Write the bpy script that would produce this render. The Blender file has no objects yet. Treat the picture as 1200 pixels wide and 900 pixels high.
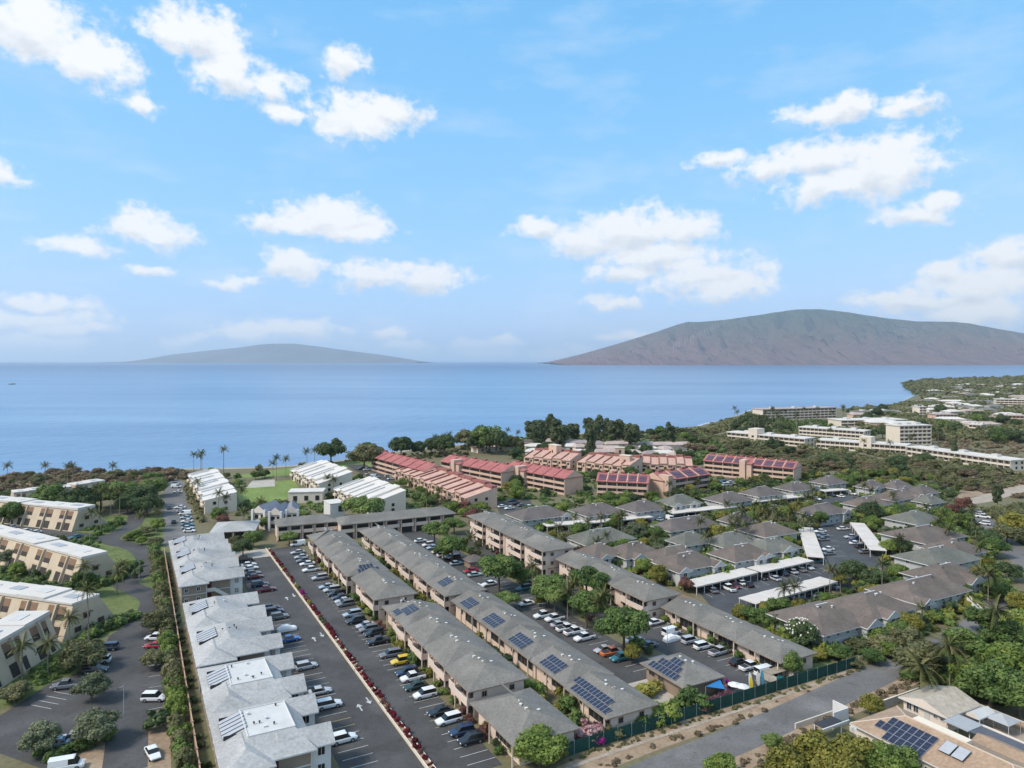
import bpy, math, random
import numpy as np
from mathutils import Vector, Matrix, Euler
R=math.radians; rnd=random.Random(7)
sc=bpy.context.scene; COL=sc.collection
# ------------------------------------------------------------------ camera, world, sun, exposure
F=840.0; H=66.0; CX=600.0; CY=423.0; TH=R(28.2)      # focal length in photo pixels, eye height, eye level, street-grid yaw
cam_d=bpy.data.cameras.new('camera'); cam=bpy.data.objects.new('camera',cam_d); COL.objects.link(cam)
cam.location=(0,0,H); cam.rotation_euler=(R(90),0,0)
cam_d.sensor_width=36; cam_d.lens=36*F/1200; cam_d.shift_y=-(450-CY)/1200
cam_d.clip_start=1; cam_d.clip_end=300000; sc.camera=cam
SUN_EL=R(47); SUN_AZ=R(-118)                          # azimuth clockwise from +Y (view direction)
world=bpy.data.worlds.new('World'); sc.world=world; world.use_nodes=True
SKY_STRENGTH=0.145
sun_d=bpy.data.lights.new('sun','SUN'); sun_d.energy=1.85; sun_d.angle=R(14); sun_d.color=(1,.92,.80)
sun=bpy.data.objects.new('sun',sun_d); COL.objects.link(sun)
sdir=Vector((math.sin(SUN_AZ)*math.cos(SUN_EL),math.cos(SUN_AZ)*math.cos(SUN_EL),math.sin(SUN_EL)))
sun.rotation_euler=sdir.to_track_quat('Z','Y').to_euler(); sun.location=(0,0,300)
vs=sc.view_settings; sc.display_settings.display_device='sRGB'
vs.view_transform='Standard'; vs.look='None'; vs.gamma=1; vs.use_curve_mapping=False; vs.exposure=1.02
sc.cycles.use_denoising=True; sc.cycles.max_bounces=6; sc.cycles.diffuse_bounces=3; sc.cycles.glossy_bounces=2
sc.cycles.transmission_bounces=3; sc.cycles.volume_bounces=1; sc.cycles.transparent_max_bounces=4
sc.cycles.sample_clamp_indirect=4; sc.cycles.caustics_reflective=False; sc.cycles.caustics_refractive=False

def build_sky():
    nt=world.node_tree; N=nt.nodes; L=nt.links; N.clear()
    out=N.new('ShaderNodeOutputWorld'); bg=N.new('ShaderNodeBackground'); L.new(bg.outputs[0],out.inputs[0])
    sky=N.new('ShaderNodeTexSky'); sky.sky_type='NISHITA'; sky.sun_disc=False
    sky.sun_elevation=SUN_EL; sky.sun_rotation=SUN_AZ; sky.altitude=60; sky.air_density=1.0; sky.dust_density=1.0; sky.ozone_density=1.0
    sc_=N.new('ShaderNodeVectorMath'); sc_.operation='SCALE'; sc_.inputs['Scale'].default_value=SKY_STRENGTH; L.new(sky.outputs[0],sc_.inputs[0])
    sr=N.new('ShaderNodeSeparateXYZ'); L.new(sc_.outputs[0],sr.inputs[0]); tint=N.new('ShaderNodeCombineXYZ')
    def grade(sock,p,k,dst):                                  # gentle per-channel film response for the sky
        q_=N.new('ShaderNodeMath'); q_.operation='POWER'; L.new(sock,q_.inputs[0]); q_.inputs[1].default_value=p; w_=N.new('ShaderNodeMath'); w_.operation='MULTIPLY'; L.new(q_.outputs[0],w_.inputs[0]); w_.inputs[1].default_value=k; L.new(w_.outputs[0],dst)
    def mixch(a,ka,b_,kb):
        p_=N.new('ShaderNodeMath'); p_.operation='MULTIPLY'; L.new(a,p_.inputs[0]); p_.inputs[1].default_value=ka; q_=N.new('ShaderNodeMath'); q_.operation='MULTIPLY_ADD'; L.new(b_,q_.inputs[0]); q_.inputs[1].default_value=kb; L.new(p_.outputs[0],q_.inputs[2]); return q_.outputs[0]
    grade(mixch(sr.outputs[0],.50,sr.outputs[2],.15),.95,.54,tint.inputs[0]); grade(mixch(sr.outputs[1],.42,sr.outputs[2],.36),.45,.46,tint.inputs[1]); grade(sr.outputs[2],.25,.57,tint.inputs[2])
    def m(op,a,b=None,c=None,clamp=False):
        n=N.new('ShaderNodeMath'); n.operation=op; n.use_clamp=clamp
        for i,x in enumerate((a,b,c)):
            if x is None: continue
            if isinstance(x,(int,float)): n.inputs[i].default_value=x
            else: L.new(x,n.inputs[i])
        return n.outputs[0]
    tc=N.new('ShaderNodeTexCoord'); sep=N.new('ShaderNodeSeparateXYZ'); L.new(tc.outputs['Generated'],sep.inputs[0])
    az=m('ARCTAN2',sep.outputs[0],sep.outputs[1]); el=m('ARCSINE',sep.outputs[2])
    cmb=N.new('ShaderNodeCombineXYZ'); L.new(az,cmb.inputs[0]); L.new(el,cmb.inputs[1]); v0=cmb.outputs[0]
    def noise(scale,detail,vec,sy=1.5,off=0,rough=.55):
        mp=N.new('ShaderNodeMapping'); L.new(vec,mp.inputs[0]); mp.inputs['Scale'].default_value=(scale,scale*sy,scale); mp.inputs['Location'].default_value=(off,off*.7,off*.3)
        n=N.new('ShaderNodeTexNoise'); n.noise_dimensions='2D'; n.inputs['Scale'].default_value=1; n.inputs['Detail'].default_value=detail; n.inputs['Roughness'].default_value=rough
        L.new(mp.outputs[0],n.inputs[0]); return n
    # ragged edges: warp the look-up direction by noise
    w=noise(16,3,v0,1.3,3.1); ws=N.new('ShaderNodeVectorMath'); ws.operation='SUBTRACT'; L.new(w.outputs['Color'],ws.inputs[0]); ws.inputs[1].default_value=(.5,.5,.5)
    wm=N.new('ShaderNodeVectorMath'); wm.operation='MULTIPLY_ADD'; L.new(ws.outputs[0],wm.inputs[0]); wm.inputs[1].default_value=(.05,.025,0); L.new(v0,wm.inputs[2]); vw=wm.outputs[0]
    # cumulus puffs, directions read from the photograph: centre u,v and half sizes in photo pixels, softness
    puffs=[(35,28,80,50),(108,68,62,38),(230,38,82,34),(272,84,58,36),(318,102,36,20),(330,134,30,12),(160,120,30,14),(405,75,32,22),(420,138,72,34),(455,130,44,22),(5,205,34,16),
     (85,290,60,14),(160,265,45,22),(195,275,38,26),(180,318,34,9),(345,262,70,18),(385,255,85,26),(410,270,70,20),(345,310,52,20),(440,322,70,18),(500,326,60,20),(270,330,34,9),
     (45,355,75,14),(30,375,110,20),(75,385,80,14),(30,402,130,13),(290,390,55,17),(350,388,75,14),(210,400,40,9),(455,388,26,10),(480,408,46,13),(560,410,52,13),(590,402,24,9),(640,415,40,8),
     (970,133,60,18),(1000,125,42,20),(840,188,42,12),(900,195,50,20),(960,185,80,26),(1035,190,85,45),(990,215,90,26),(1070,120,46,17),(1075,250,62,17),(1100,238,36,14),(630,268,34,16),(680,280,60,24),(745,270,110,30),(790,268,70,26),(770,300,80,26),(740,318,58,16),(820,320,88,26),(850,338,66,22),(715,355,46,11),
     (1185,297,46,22),(1105,320,36,16),(1150,335,100,34),(1080,352,100,20),(1160,365,120,26),(735,395,40,7),(680,408,30,8),(1300,300,120,50),(-90,60,70,40),(-120,370,120,30)]
    dist=None; shade=None
    for (u,v,ru,rv) in puffs:
        a0=math.atan((u-CX)/F); e0=math.atan((CY-v)/math.hypot(F,u-CX)); k=math.cos(a0)
        s=N.new('ShaderNodeVectorMath'); s.operation='SUBTRACT'; L.new(vw,s.inputs[0]); s.inputs[1].default_value=(a0,e0,0)
        q=N.new('ShaderNodeVectorMath'); q.operation='MULTIPLY'; L.new(s.outputs[0],q.inputs[0]); q.inputs[1].default_value=(F/ru/k/k,F/rv/k,0)
        ln=N.new('ShaderNodeVectorMath'); ln.operation='LENGTH'; L.new(q.outputs[0],ln.inputs[0])
        if dist is None: dist=ln.outputs['Value']
        else: dist=m('SMOOTH_MIN',dist,ln.outputs['Value'],.12)
        lo=N.new('ShaderNodeVectorMath'); lo.operation='ADD'; L.new(q.outputs[0],lo.inputs[0]); lo.inputs[1].default_value=(0,.5,0); ll=N.new('ShaderNodeVectorMath'); ll.operation='LENGTH'; L.new(lo.outputs[0],ll.inputs[0]); shade=ll.outputs['Value'] if shade is None else m('MINIMUM',shade,ll.outputs['Value'])
    n1=noise(22,7,v0,1.35,0,.6); n2=noise(70,4,v0,1.3,5,.6)
    dens=m('ADD',m('SUBTRACT',1.0,dist),m('MULTIPLY',m('SUBTRACT',n1.outputs['Fac'],.5),1.6)); dens=m('ADD',dens,m('MULTIPLY',m('SUBTRACT',n2.outputs['Fac'],.5),.75))
    # the same kind of broken cumulus everywhere else round the sky
    gn=noise(4.2,7,v0,1.9,11,.55); far=m('SMOOTH_MAX',m('ABSOLUTE',az),m('MULTIPLY',el,1.45),.1)
    gate=N.new('ShaderNodeMapRange'); gate.interpolation_type='SMOOTHSTEP'; L.new(far,gate.inputs[0]); gate.inputs[1].default_value=.66; gate.inputs[2].default_value=.9
    gd=m('MULTIPLY',m('MULTIPLY',m('SUBTRACT',gn.outputs['Fac'],.5),5.0),gate.outputs[0])
    gd=m('SUBTRACT',gd,m('MULTIPLY',m('SUBTRACT',1.0,gate.outputs[0]),2.0))
    dens=m('MAXIMUM',dens,gd)
    mask=N.new('ShaderNodeMapRange'); mask.interpolation_type='SMOOTHSTEP'; L.new(dens,mask.inputs[0]); mask.inputs[1].default_value=-.12; mask.inputs[2].default_value=.62
    # thin veil
    vn=noise(6,5,v0,3.2,21,.6); veil=N.new('ShaderNodeMapRange'); L.new(vn.outputs['Fac'],veil.inputs[0]); veil.inputs[1].default_value=.5; veil.inputs[2].default_value=.8; veil.inputs[4].default_value=.22
    mk=m('MAXIMUM',mask.outputs[0],veil.outputs[0]); mk=m('MULTIPLY',mk,.96)
    up=N.new('ShaderNodeMapRange'); L.new(el,up.inputs[0]); up.inputs[1].default_value=-.01; up.inputs[2].default_value=.01; mk=m('MULTIPLY',mk,up.outputs[0])
    # cloud brightness: lower halves painted greyer, underside shade put into the colour
    sn=noise(26,5,v0,1.8,8,.6); core=N.new('ShaderNodeMapRange'); L.new(m('ADD',m('MULTIPLY',m('SUBTRACT',dist,shade),.9),m('MULTIPLY',m('SUBTRACT',sn.outputs['Fac'],.5),1.5)),core.inputs[0]); core.inputs[1].default_value=-.1; core.inputs[2].default_value=.55; core.inputs[3].default_value=0; core.inputs[4].default_value=1
    cc=N.new('ShaderNodeMix'); cc.data_type='RGBA'; L.new(core.outputs[0],cc.inputs[0]); cc.inputs[6].default_value=(.50,.502,.505,1); cc.inputs[7].default_value=(.375,.395,.425,1)
    mx=N.new('ShaderNodeMix'); mx.data_type='RGBA'; L.new(mk,mx.inputs[0]); L.new(tint.outputs[0],mx.inputs[6]); L.new(cc.outputs[2],mx.inputs[7])
    L.new(mx.outputs[2],bg.inputs[0]); bg.inputs[1].default_value=1.0
build_sky()
world.cycles.sampling_method='MANUAL'; world.cycles.sample_map_resolution=512

# ------------------------------------------------------------------ coordinates
D1=Vector((-math.sin(TH),math.cos(TH))); D2=Vector((math.cos(TH),math.sin(TH)))
def P(u,v,z=0.0):
    d=(H-z)*F/(v-CY); return Vector(((u-CX)/F*d,d,z))
def G(a,b,z=0.0): return Vector((a*D1.x+b*D2.x,a*D1.y+b*D2.y,z))

# ------------------------------------------------------------------ materials
MATS={}
def mat(name,col,rough=.8,var=.15,scale=.6,fine=0,amp=.16,spec=.3,metal=0,bump=0,col2=None,emit=0):
    if name in MATS: return MATS[name]
    m=bpy.data.materials.new(name); m.use_nodes=True; N=m.node_tree.nodes; L=m.node_tree.links
    b=N['Principled BSDF']; b.inputs['Roughness'].default_value=rough; b.inputs['Specular IOR Level'].default_value=spec; b.inputs['Metallic'].default_value=metal
    c=Vector(col)
    if var>0 or col2:
        g=N.new('ShaderNodeNewGeometry'); n=N.new('ShaderNodeTexNoise'); n.inputs['Scale'].default_value=scale; n.inputs['Detail'].default_value=5; n.inputs['Roughness'].default_value=.65; L.new(g.outputs['Position'],n.inputs['Vector'])
        r=N.new('ShaderNodeMapRange'); L.new(n.outputs['Fac'],r.inputs[0]); r.inputs[1].default_value=.3; r.inputs[2].default_value=.7
        x=N.new('ShaderNodeMix'); x.data_type='RGBA'; L.new(r.outputs[0],x.inputs[0])
        c1=c*(1-var); c2=Vector(col2) if col2 else c*(1+var)
        x.inputs[6].default_value=(*c1,1); x.inputs[7].default_value=(*c2,1); o=x.outputs[2]
        if fine:
            n2=N.new('ShaderNodeTexNoise'); n2.inputs['Scale'].default_value=fine; n2.inputs['Detail'].default_value=3; L.new(g.outputs['Position'],n2.inputs['Vector'])
            r2=N.new('ShaderNodeMapRange'); L.new(n2.outputs['Fac'],r2.inputs[0]); r2.inputs[1].default_value=.3; r2.inputs[2].default_value=.7; r2.inputs[3].default_value=1-amp; r2.inputs[4].default_value=1+amp
            s=N.new('ShaderNodeVectorMath'); s.operation='SCALE'; L.new(o,s.inputs[0]); L.new(r2.outputs[0],s.inputs['Scale']); o=s.outputs[0]
            if bump:
                bp=N.new('ShaderNodeBump'); bp.inputs['Strength'].default_value=bump; bp.inputs['Distance'].default_value=.1; L.new(n2.outputs['Fac'],bp.inputs['Height']); L.new(bp.outputs[0],b.inputs['Normal'])
        if 'asphalt' in name:                                     # oil spots, patches and worn lanes
            for sc3,lo,hi,k in ((.9,.60,.72,.72),(.07,.52,.60,1.22),(.28,.60,.66,.82)):
                n3=N.new('ShaderNodeTexNoise'); n3.inputs['Scale'].default_value=sc3; n3.inputs['Detail'].default_value=3; L.new(g.outputs['Position'],n3.inputs['Vector']); r3=N.new('ShaderNodeMapRange'); L.new(n3.outputs['Fac'],r3.inputs[0]); r3.inputs[1].default_value=lo; r3.inputs[2].default_value=hi; r3.inputs[3].default_value=1; r3.inputs[4].default_value=k
                s3=N.new('ShaderNodeVectorMath'); s3.operation='SCALE'; L.new(o,s3.inputs[0]); L.new(r3.outputs[0],s3.inputs['Scale']); o=s3.outputs[0]
        if 'shingle' in name:                                     # faded and stained patches
            n3=N.new('ShaderNodeTexNoise'); n3.inputs['Scale'].default_value=.09; n3.inputs['Detail'].default_value=6; n3.inputs['Roughness'].default_value=.7; L.new(g.outputs['Position'],n3.inputs['Vector']); r3=N.new('ShaderNodeMapRange'); L.new(n3.outputs['Fac'],r3.inputs[0]); r3.inputs[1].default_value=.35; r3.inputs[2].default_value=.65; r3.inputs[3].default_value=.84; r3.inputs[4].default_value=1.14
            s3=N.new('ShaderNodeVectorMath'); s3.operation='SCALE'; L.new(o,s3.inputs[0]); L.new(r3.outputs[0],s3.inputs['Scale']); o=s3.outputs[0]
        L.new(o,b.inputs['Base Color'])
    else: b.inputs['Base Color'].default_value=(*c,1)
    MATS[name]=m; return m
def leaf_mat(name,dark,light,tip=None,trans=.38):
    m=bpy.data.materials.new(name); m.use_nodes=True; N=m.node_tree.nodes; L=m.node_tree.links
    b=N['Principled BSDF']; b.inputs['Roughness'].default_value=.6; b.inputs['Specular IOR Level'].default_value=.2
    at=N.new('ShaderNodeAttribute'); at.attribute_name='rnd'; oi=N.new('ShaderNodeObjectInfo'); g=N.new('ShaderNodeNewGeometry')
    n=N.new('ShaderNodeTexNoise'); n.inputs['Scale'].default_value=.22; n.inputs['Detail'].default_value=4; L.new(g.outputs['Position'],n.inputs['Vector'])
    a=N.new('ShaderNodeMath'); a.operation='MULTIPLY_ADD'; L.new(oi.outputs['Random'],a.inputs[0]); a.inputs[1].default_value=.35; a.inputs[2].default_value=-.42
    a2=N.new('ShaderNodeMath'); a2.operation='MULTIPLY_ADD'; L.new(at.outputs['Fac'],a2.inputs[0]); a2.inputs[1].default_value=.55; L.new(a.outputs[0],a2.inputs[2])
    a3=N.new('ShaderNodeMath'); a3.operation='MULTIPLY_ADD'; L.new(n.outputs['Fac'],a3.inputs[0]); a3.inputs[1].default_value=1.0; L.new(a2.outputs[0],a3.inputs[2])
    cr=N.new('ShaderNodeValToRGB'); L.new(a3.outputs[0],cr.inputs[0]); e=cr.color_ramp.elements
    e[0].position=.05; e[0].color=(*dark,1); e[1].position=.75; e[1].color=(*light,1)
    if tip: t=e.new(.95); t.color=(*tip,1)
    L.new(cr.outputs[0],b.inputs['Base Color'])
    tr=N.new('ShaderNodeBsdfTranslucent'); L.new(cr.outputs[0],tr.inputs[0]); mx=N.new('ShaderNodeMixShader'); mx.inputs[0].default_value=trans
    L.new(b.outputs[0],mx.inputs[1]); L.new(tr.outputs[0],mx.inputs[2]); L.new(mx.outputs[0],N['Material Output'].inputs[0]); MATS[name]=m; return m

# ------------------------------------------------------------------ mesh builder and tagging
class MB:
    def __init__(s): s.v=[]; s.f=[]; s.m=[]
    def poly(s,pts,mi=0):
        i=len(s.v); s.v+= [tuple(p) for p in pts]; s.f.append(tuple(range(i,i+len(pts)))); s.m.append(mi); return s
    def box(s,x0,x1,y0,y1,z0,z1,mi=0,top=None):
        i=len(s.v); s.v+=[(x0,y0,z0),(x1,y0,z0),(x1,y1,z0),(x0,y1,z0),(x0,y0,z1),(x1,y0,z1),(x1,y1,z1),(x0,y1,z1)]
        s.f+=[(i+3,i+2,i+1,i),(i+4,i+5,i+6,i+7),(i,i+1,i+5,i+4),(i+1,i+2,i+6,i+5),(i+2,i+3,i+7,i+6),(i+3,i,i+4,i+7)]; s.m+=[mi,mi if top is None else top,mi,mi,mi,mi]; return s
    def prism(s,pts,z0,z1,mi=0,top=None):                       # counter-clockwise outline
        n=len(pts); i=len(s.v); s.v+=[(p[0],p[1],z0) for p in pts]+[(p[0],p[1],z1) for p in pts]
        s.f.append(tuple(i+n+k for k in range(n))); s.m.append(mi if top is None else top); s.f.append(tuple(i+n-1-k for k in range(n))); s.m.append(mi)
        for k in range(n): s.f.append((i+k,i+(k+1)%n,i+n+(k+1)%n,i+n+k)); s.m.append(mi)
        return s
    def loft(s,rings,mi=0,cap=True):
        n=len(rings[0]); i=len(s.v)
        for r in rings: s.v+=[tuple(p) for p in r]
        for j in range(len(rings)-1):
            for k in range(n): s.f.append((i+j*n+k,i+j*n+(k+1)%n,i+(j+1)*n+(k+1)%n,i+(j+1)*n+k)); s.m.append(mi)
        if cap: s.f.append(tuple(i+n-1-k for k in range(n))); s.f.append(tuple(i+(len(rings)-1)*n+k for k in range(n))); s.m+=[mi,mi]
        return s
    def tube(s,pts,rads,n=6,mi=0):
        rings=[]
        for k,p in enumerate(pts):
            p=Vector(p); d=(Vector(pts[min(k+1,len(pts)-1)])-Vector(pts[max(k-1,0)])).normalized(); a=d.orthogonal().normalized()
            if abs(d.z)>.3: a=(Vector((1,0,0))-d*d.x).normalized()
            b=d.cross(a); rings.append([p+a*math.cos(t)*rads[k]+b*math.sin(t)*rads[k] for t in [2*math.pi*q/n for q in range(n)]])
        return s.loft(rings,mi)
    def roof(s,x0,x1,y0,y1,ze,zr,h0,h1,th=.22,axis='y',mi=0,wall=1,fas=2):
        if axis=='x': T=lambda x,y,z:(y,x,z); x0,x1,y0,y1=y0,y1,x0,x1
        else: T=lambda x,y,z:(x,y,z)
        xm=(x0+x1)/2; A,B,C,D=(x0,y0,ze),(x1,y0,ze),(x1,y1,ze),(x0,y1,ze); r0,r1=(xm,y0+h0,zr),(xm,y1-h1,zr)
        q=lambda pts,m:s.poly([T(*p) for p in (pts if axis=='y' else pts[::-1])],m)
        q([D,A,r0,r1],mi); q([B,C,r1,r0],mi); q([A,B,r0],mi if h0>0 else wall); q([C,D,r1],mi if h1>0 else wall)
        lo=lambda p:(p[0],p[1],ze-th)
        for a,b in((A,B),(B,C),(C,D),(D,A)): q([lo(a),lo(b),b,a],fas)
        q([lo(D),lo(C),lo(B),lo(A)],fas); return s
    def mesh(s,name,mats):
        me=bpy.data.meshes.new(name); me.from_pydata(s.v,[],s.f)
        for m in mats: me.materials.append(m)
        me.polygons.foreach_set('material_index',s.m); me.update(); return me
def tag(o,label=None,cat=None,group=None,kind=None):
    if label: o['label']=label
    if cat: o['category']=cat
    if group: o['group']=group
    if kind: o['kind']=kind
    return o
def link(o,parent=None):
    COL.objects.link(o)
    if parent: o.parent=parent
    return o
def put(me,name,parent=None,loc=(0,0,0),rot=(0,0,0),scale=(1,1,1)):
    o=bpy.data.objects.new(name,me); o.location=loc; o.rotation_euler=rot; o.scale=scale; return link(o,parent)
def part(mb,name,mats,parent=None): return put(mb.mesh(name,mats if isinstance(mats,(list,tuple)) else [mats]),name,parent)
def thing(name,label,cat,loc=(0,0,0),rz=0,group=None):
    o=bpy.data.objects.new(name,None); o.location=loc; o.rotation_euler=(0,0,rz); o.empty_display_size=.5; link(o); return tag(o,label,cat,group)
def copy_tree(o,parent=None):
    c=o.copy(); link(c,parent)
    for ch in o.children: copy_tree(ch,c)
    return c
KEEP=[]                                                         # footprints where nothing grows
def keep(pts): KEEP.append([(p[0],p[1]) for p in pts])
def keep_obj(o,x0,x1,y0,y1):
    M=Matrix.Translation(o.location)@Euler((0,0,o.rotation_euler.z)).to_matrix().to_4x4(); keep([M@Vector(p) for p in((x0,y0,0),(x1,y0,0),(x1,y1,0),(x0,y1,0))])
def inside(x,y,poly):
    c=False; j=len(poly)-1
    for i in range(len(poly)):
        xi,yi=poly[i]; xj,yj=poly[j]
        if (yi>y)!=(yj>y) and x<(xj-xi)*(y-yi)/(yj-yi)+xi: c=not c
        j=i
    return c
def near_poly(x,y,poly,r):
    if inside(x,y,poly): return True
    j=len(poly)-1
    for i in range(len(poly)):
        ax,ay=poly[j]; bx,by=poly[i]; dx,dy=bx-ax,by-ay; t=max(0,min(1,((x-ax)*dx+(y-ay)*dy)/(dx*dx+dy*dy+1e-9)))
        if (ax+t*dx-x)**2+(ay+t*dy-y)**2<r*r: return True
        j=i
    return False
BB=[]
def free(x,y,r):
    while len(BB)<len(KEEP):
        p=KEEP[len(BB)]; BB.append((min(q[0] for q in p),max(q[0] for q in p),min(q[1] for q in p),max(q[1] for q in p)))
    for p,(x0,x1,y0,y1) in zip(KEEP,BB):
        if x0-r<x<x1+r and y0-r<y<y1+r and near_poly(x,y,p,r): return False
    return True
from mathutils.geometry import tessellate_polygon
# ------------------------------------------------------------------ the setting
m_asph=mat('asphalt',(.070,.068,.067),.9,.22,.12,fine=3)
m_asph_old=mat('weathered_asphalt',(.145,.14,.135),.95,.2,.1,fine=2.5)
m_asph_blue=mat('blue_grey_asphalt',(.066,.069,.075),.9,.15,.1,fine=3)
m_conc=mat('concrete',(.42,.38,.33),.9,.18,.3,fine=4)
m_curb=mat('kerb_paint',(.55,.50,.46),.85,.15,.5)
m_paint=mat('road_paint',(.46,.46,.44),.8,.25,.9)
m_ypaint=mat('yellow_paint',(.42,.38,.16),.8,.25,.9)
m_grass=mat('lawn_grass',(.10,.15,.04),.95,.3,.15,fine=1.2,col2=(.17,.19,.07))
m_golf=mat('golf_grass',(.15,.22,.05),.95,.2,.05,fine=.6,col2=(.21,.27,.08))
m_dirt=mat('red_dirt',(.30,.20,.13),.95,.25,.2,fine=1.5,col2=(.38,.29,.20))
m_path=mat('pale_path',(.36,.30,.24),.95,.2,.3,fine=2)
def ground_mat():
    m=mat('ground_soil',(.22,.175,.11),.95,.25,.03,fine=.9,col2=(.14,.145,.07)); return m
def sheet(name,pts,z,m,kind='structure',parent=None,kp=True):
    me=bpy.data.meshes.new(name); vv=[Vector((p[0],p[1],z)) for p in pts]; tr=[]
    for t_ in tessellate_polygon([vv]):
        a_,b_,c_=t_; tr.append(t_ if (vv[b_]-vv[a_]).cross(vv[c_]-vv[a_]).z>0 else (a_,c_,b_))
    me.from_pydata([tuple(q) for q in vv],[],tr); me.materials.append(m)
    o=put(me,name,parent); 
    if not parent: tag(o,kind=kind)
    if kp: keep(pts)
    return o
def gp(*ab): return [G(a,b) for a,b in ab]
def pp(*uv): return [P(u,v) for u,v in uv]
def strip(name,pts,w,z,m,kp=True):
    pts=[Vector((p[0],p[1])) for p in pts]; l=[];r=[]
    # smooth with Catmull-Rom
    q=[]
    for i in range(len(pts)-1):
        p0,p1,p2,p3=pts[max(i-1,0)],pts[i],pts[i+1],pts[min(i+2,len(pts)-1)]
        for k in range(6):
            t=k/6; q.append(.5*((2*p1)+(p2-p0)*t+(2*p0-5*p1+4*p2-p3)*t*t+(3*p1-p0-3*p2+p3)*t**3))
    q.append(pts[-1])
    v=[];f=[]
    for i,p in enumerate(q):
        d=(q[min(i+1,len(q)-1)]-q[max(i-1,0)]).normalized(); nrm=Vector((-d.y,d.x))
        a=p+nrm*w/2; b=p-nrm*w/2; v+=[(a.x,a.y,z),(b.x,b.y,z)]; l.append(a); r.append(b)
        if i: f.append((2*i-2,2*i-1,2*i+1,2*i))
    me=bpy.data.meshes.new(name); me.from_pydata(v,[],f); me.materials.append(m)
    o=tag(put(me,name),kind='structure')
    if kp:
        for i in range(0,len(l)-1,2):
            j=min(i+2,len(l)-1); keep([l[i],l[j],r[j],r[i]])
    return o
coast=[(-300,572),(-100,562),(0,557),(120,553),(200,550),(330,547),(420,537),(470,529),(560,519),(640,511),(700,507),(760,505),(820,499),(862,488),(885,479),(960,478),(1020,479),(1052,473),(1078,461),(1064,455),(1057,449),(1090,445),(1140,443),(1200,441.5),(1400,439)]
land=[Vector((-1500,-600,0)),Vector((-1500,150,0))]+[P(u,v) for u,v in coast]+[Vector((7000,3300,0)),Vector((7000,-600,0))]
def land_mesh():
    import bmesh
    bm=bmesh.new(); top=[bm.verts.new(p) for p in land]; bm.faces.new(top); 
    n=len(top); c=Vector((300,100,0)); lo=[bm.verts.new(Vector((p.x,p.y,-3.0))+ (Vector((p.x,p.y,0))-c).normalized()*10) for p in land]
    for k in range(n): bm.faces.new((top[k],lo[k],lo[(k+1)%n],top[(k+1)%n]))
    bmesh.ops.triangulate(bm,faces=bm.faces[:]); bmesh.ops.recalc_face_normals(bm,faces=bm.faces[:])
    me=bpy.data.meshes.new('ground'); bm.to_mesh(me); bm.free(); me.materials.append(ground_mat()); return me
g=tag(put(land_mesh(),'ground'),kind='structure')
if g.data.polygons[0].normal.z<0: g.data.flip_normals()

def sea_mat():
    m=bpy.data.materials.new('sea_water'); m.use_nodes=True; N=m.node_tree.nodes; L=m.node_tree.links; b=N['Principled BSDF']
    b.inputs['Roughness'].default_value=.28; b.inputs['Specular IOR Level'].default_value=.5; b.inputs['IOR'].default_value=1.33
    g=N.new('ShaderNodeNewGeometry'); mp=N.new('ShaderNodeMapping'); L.new(g.outputs['Position'],mp.inputs[0]); mp.inputs['Scale'].default_value=(.0009,.0045,1)
    n=N.new('ShaderNodeTexNoise'); n.inputs['Scale'].default_value=1; n.inputs['Detail'].default_value=7; n.inputs['Roughness'].default_value=.62; L.new(mp.outputs[0],n.inputs[0])
    x=N.new('ShaderNodeMix'); x.data_type='RGBA'; r=N.new('ShaderNodeMapRange'); r.inputs[1].default_value=.35; r.inputs[2].default_value=.68; L.new(n.outputs['Fac'],r.inputs[0]); L.new(r.outputs[0],x.inputs[0])
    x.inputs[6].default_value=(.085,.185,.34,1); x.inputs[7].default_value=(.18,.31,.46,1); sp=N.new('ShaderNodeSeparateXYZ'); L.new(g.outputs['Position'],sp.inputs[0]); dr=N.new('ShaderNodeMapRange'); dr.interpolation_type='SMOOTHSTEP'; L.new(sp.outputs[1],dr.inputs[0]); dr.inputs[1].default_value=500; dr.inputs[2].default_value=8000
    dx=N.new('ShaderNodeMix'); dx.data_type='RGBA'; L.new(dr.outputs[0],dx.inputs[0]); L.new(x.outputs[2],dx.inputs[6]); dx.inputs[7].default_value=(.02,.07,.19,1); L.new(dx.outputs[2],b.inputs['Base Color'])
    w=N.new('ShaderNodeTexNoise'); w.inputs['Scale'].default_value=.05; w.inputs['Detail'].default_value=6; L.new(g.outputs['Position'],w.inputs['Vector'])
    bp=N.new('ShaderNodeBump'); bp.inputs['Strength'].default_value=.8; bp.inputs['Distance'].default_value=3.0; L.new(w.outputs['Fac'],bp.inputs['Height']); L.new(bp.outputs[0],b.inputs['Normal']); return m
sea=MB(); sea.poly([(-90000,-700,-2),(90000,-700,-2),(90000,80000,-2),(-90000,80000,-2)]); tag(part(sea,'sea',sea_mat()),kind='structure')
# pale shallows and beach along the shore
bpts=[P(u,v) for u,v in coast[4:12]]
m_sand=mat('beach_sand',(.36,.31,.23),.95,.15,.1)
strip('beach',bpts,5,.03,m_sand,kp=False)

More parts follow.
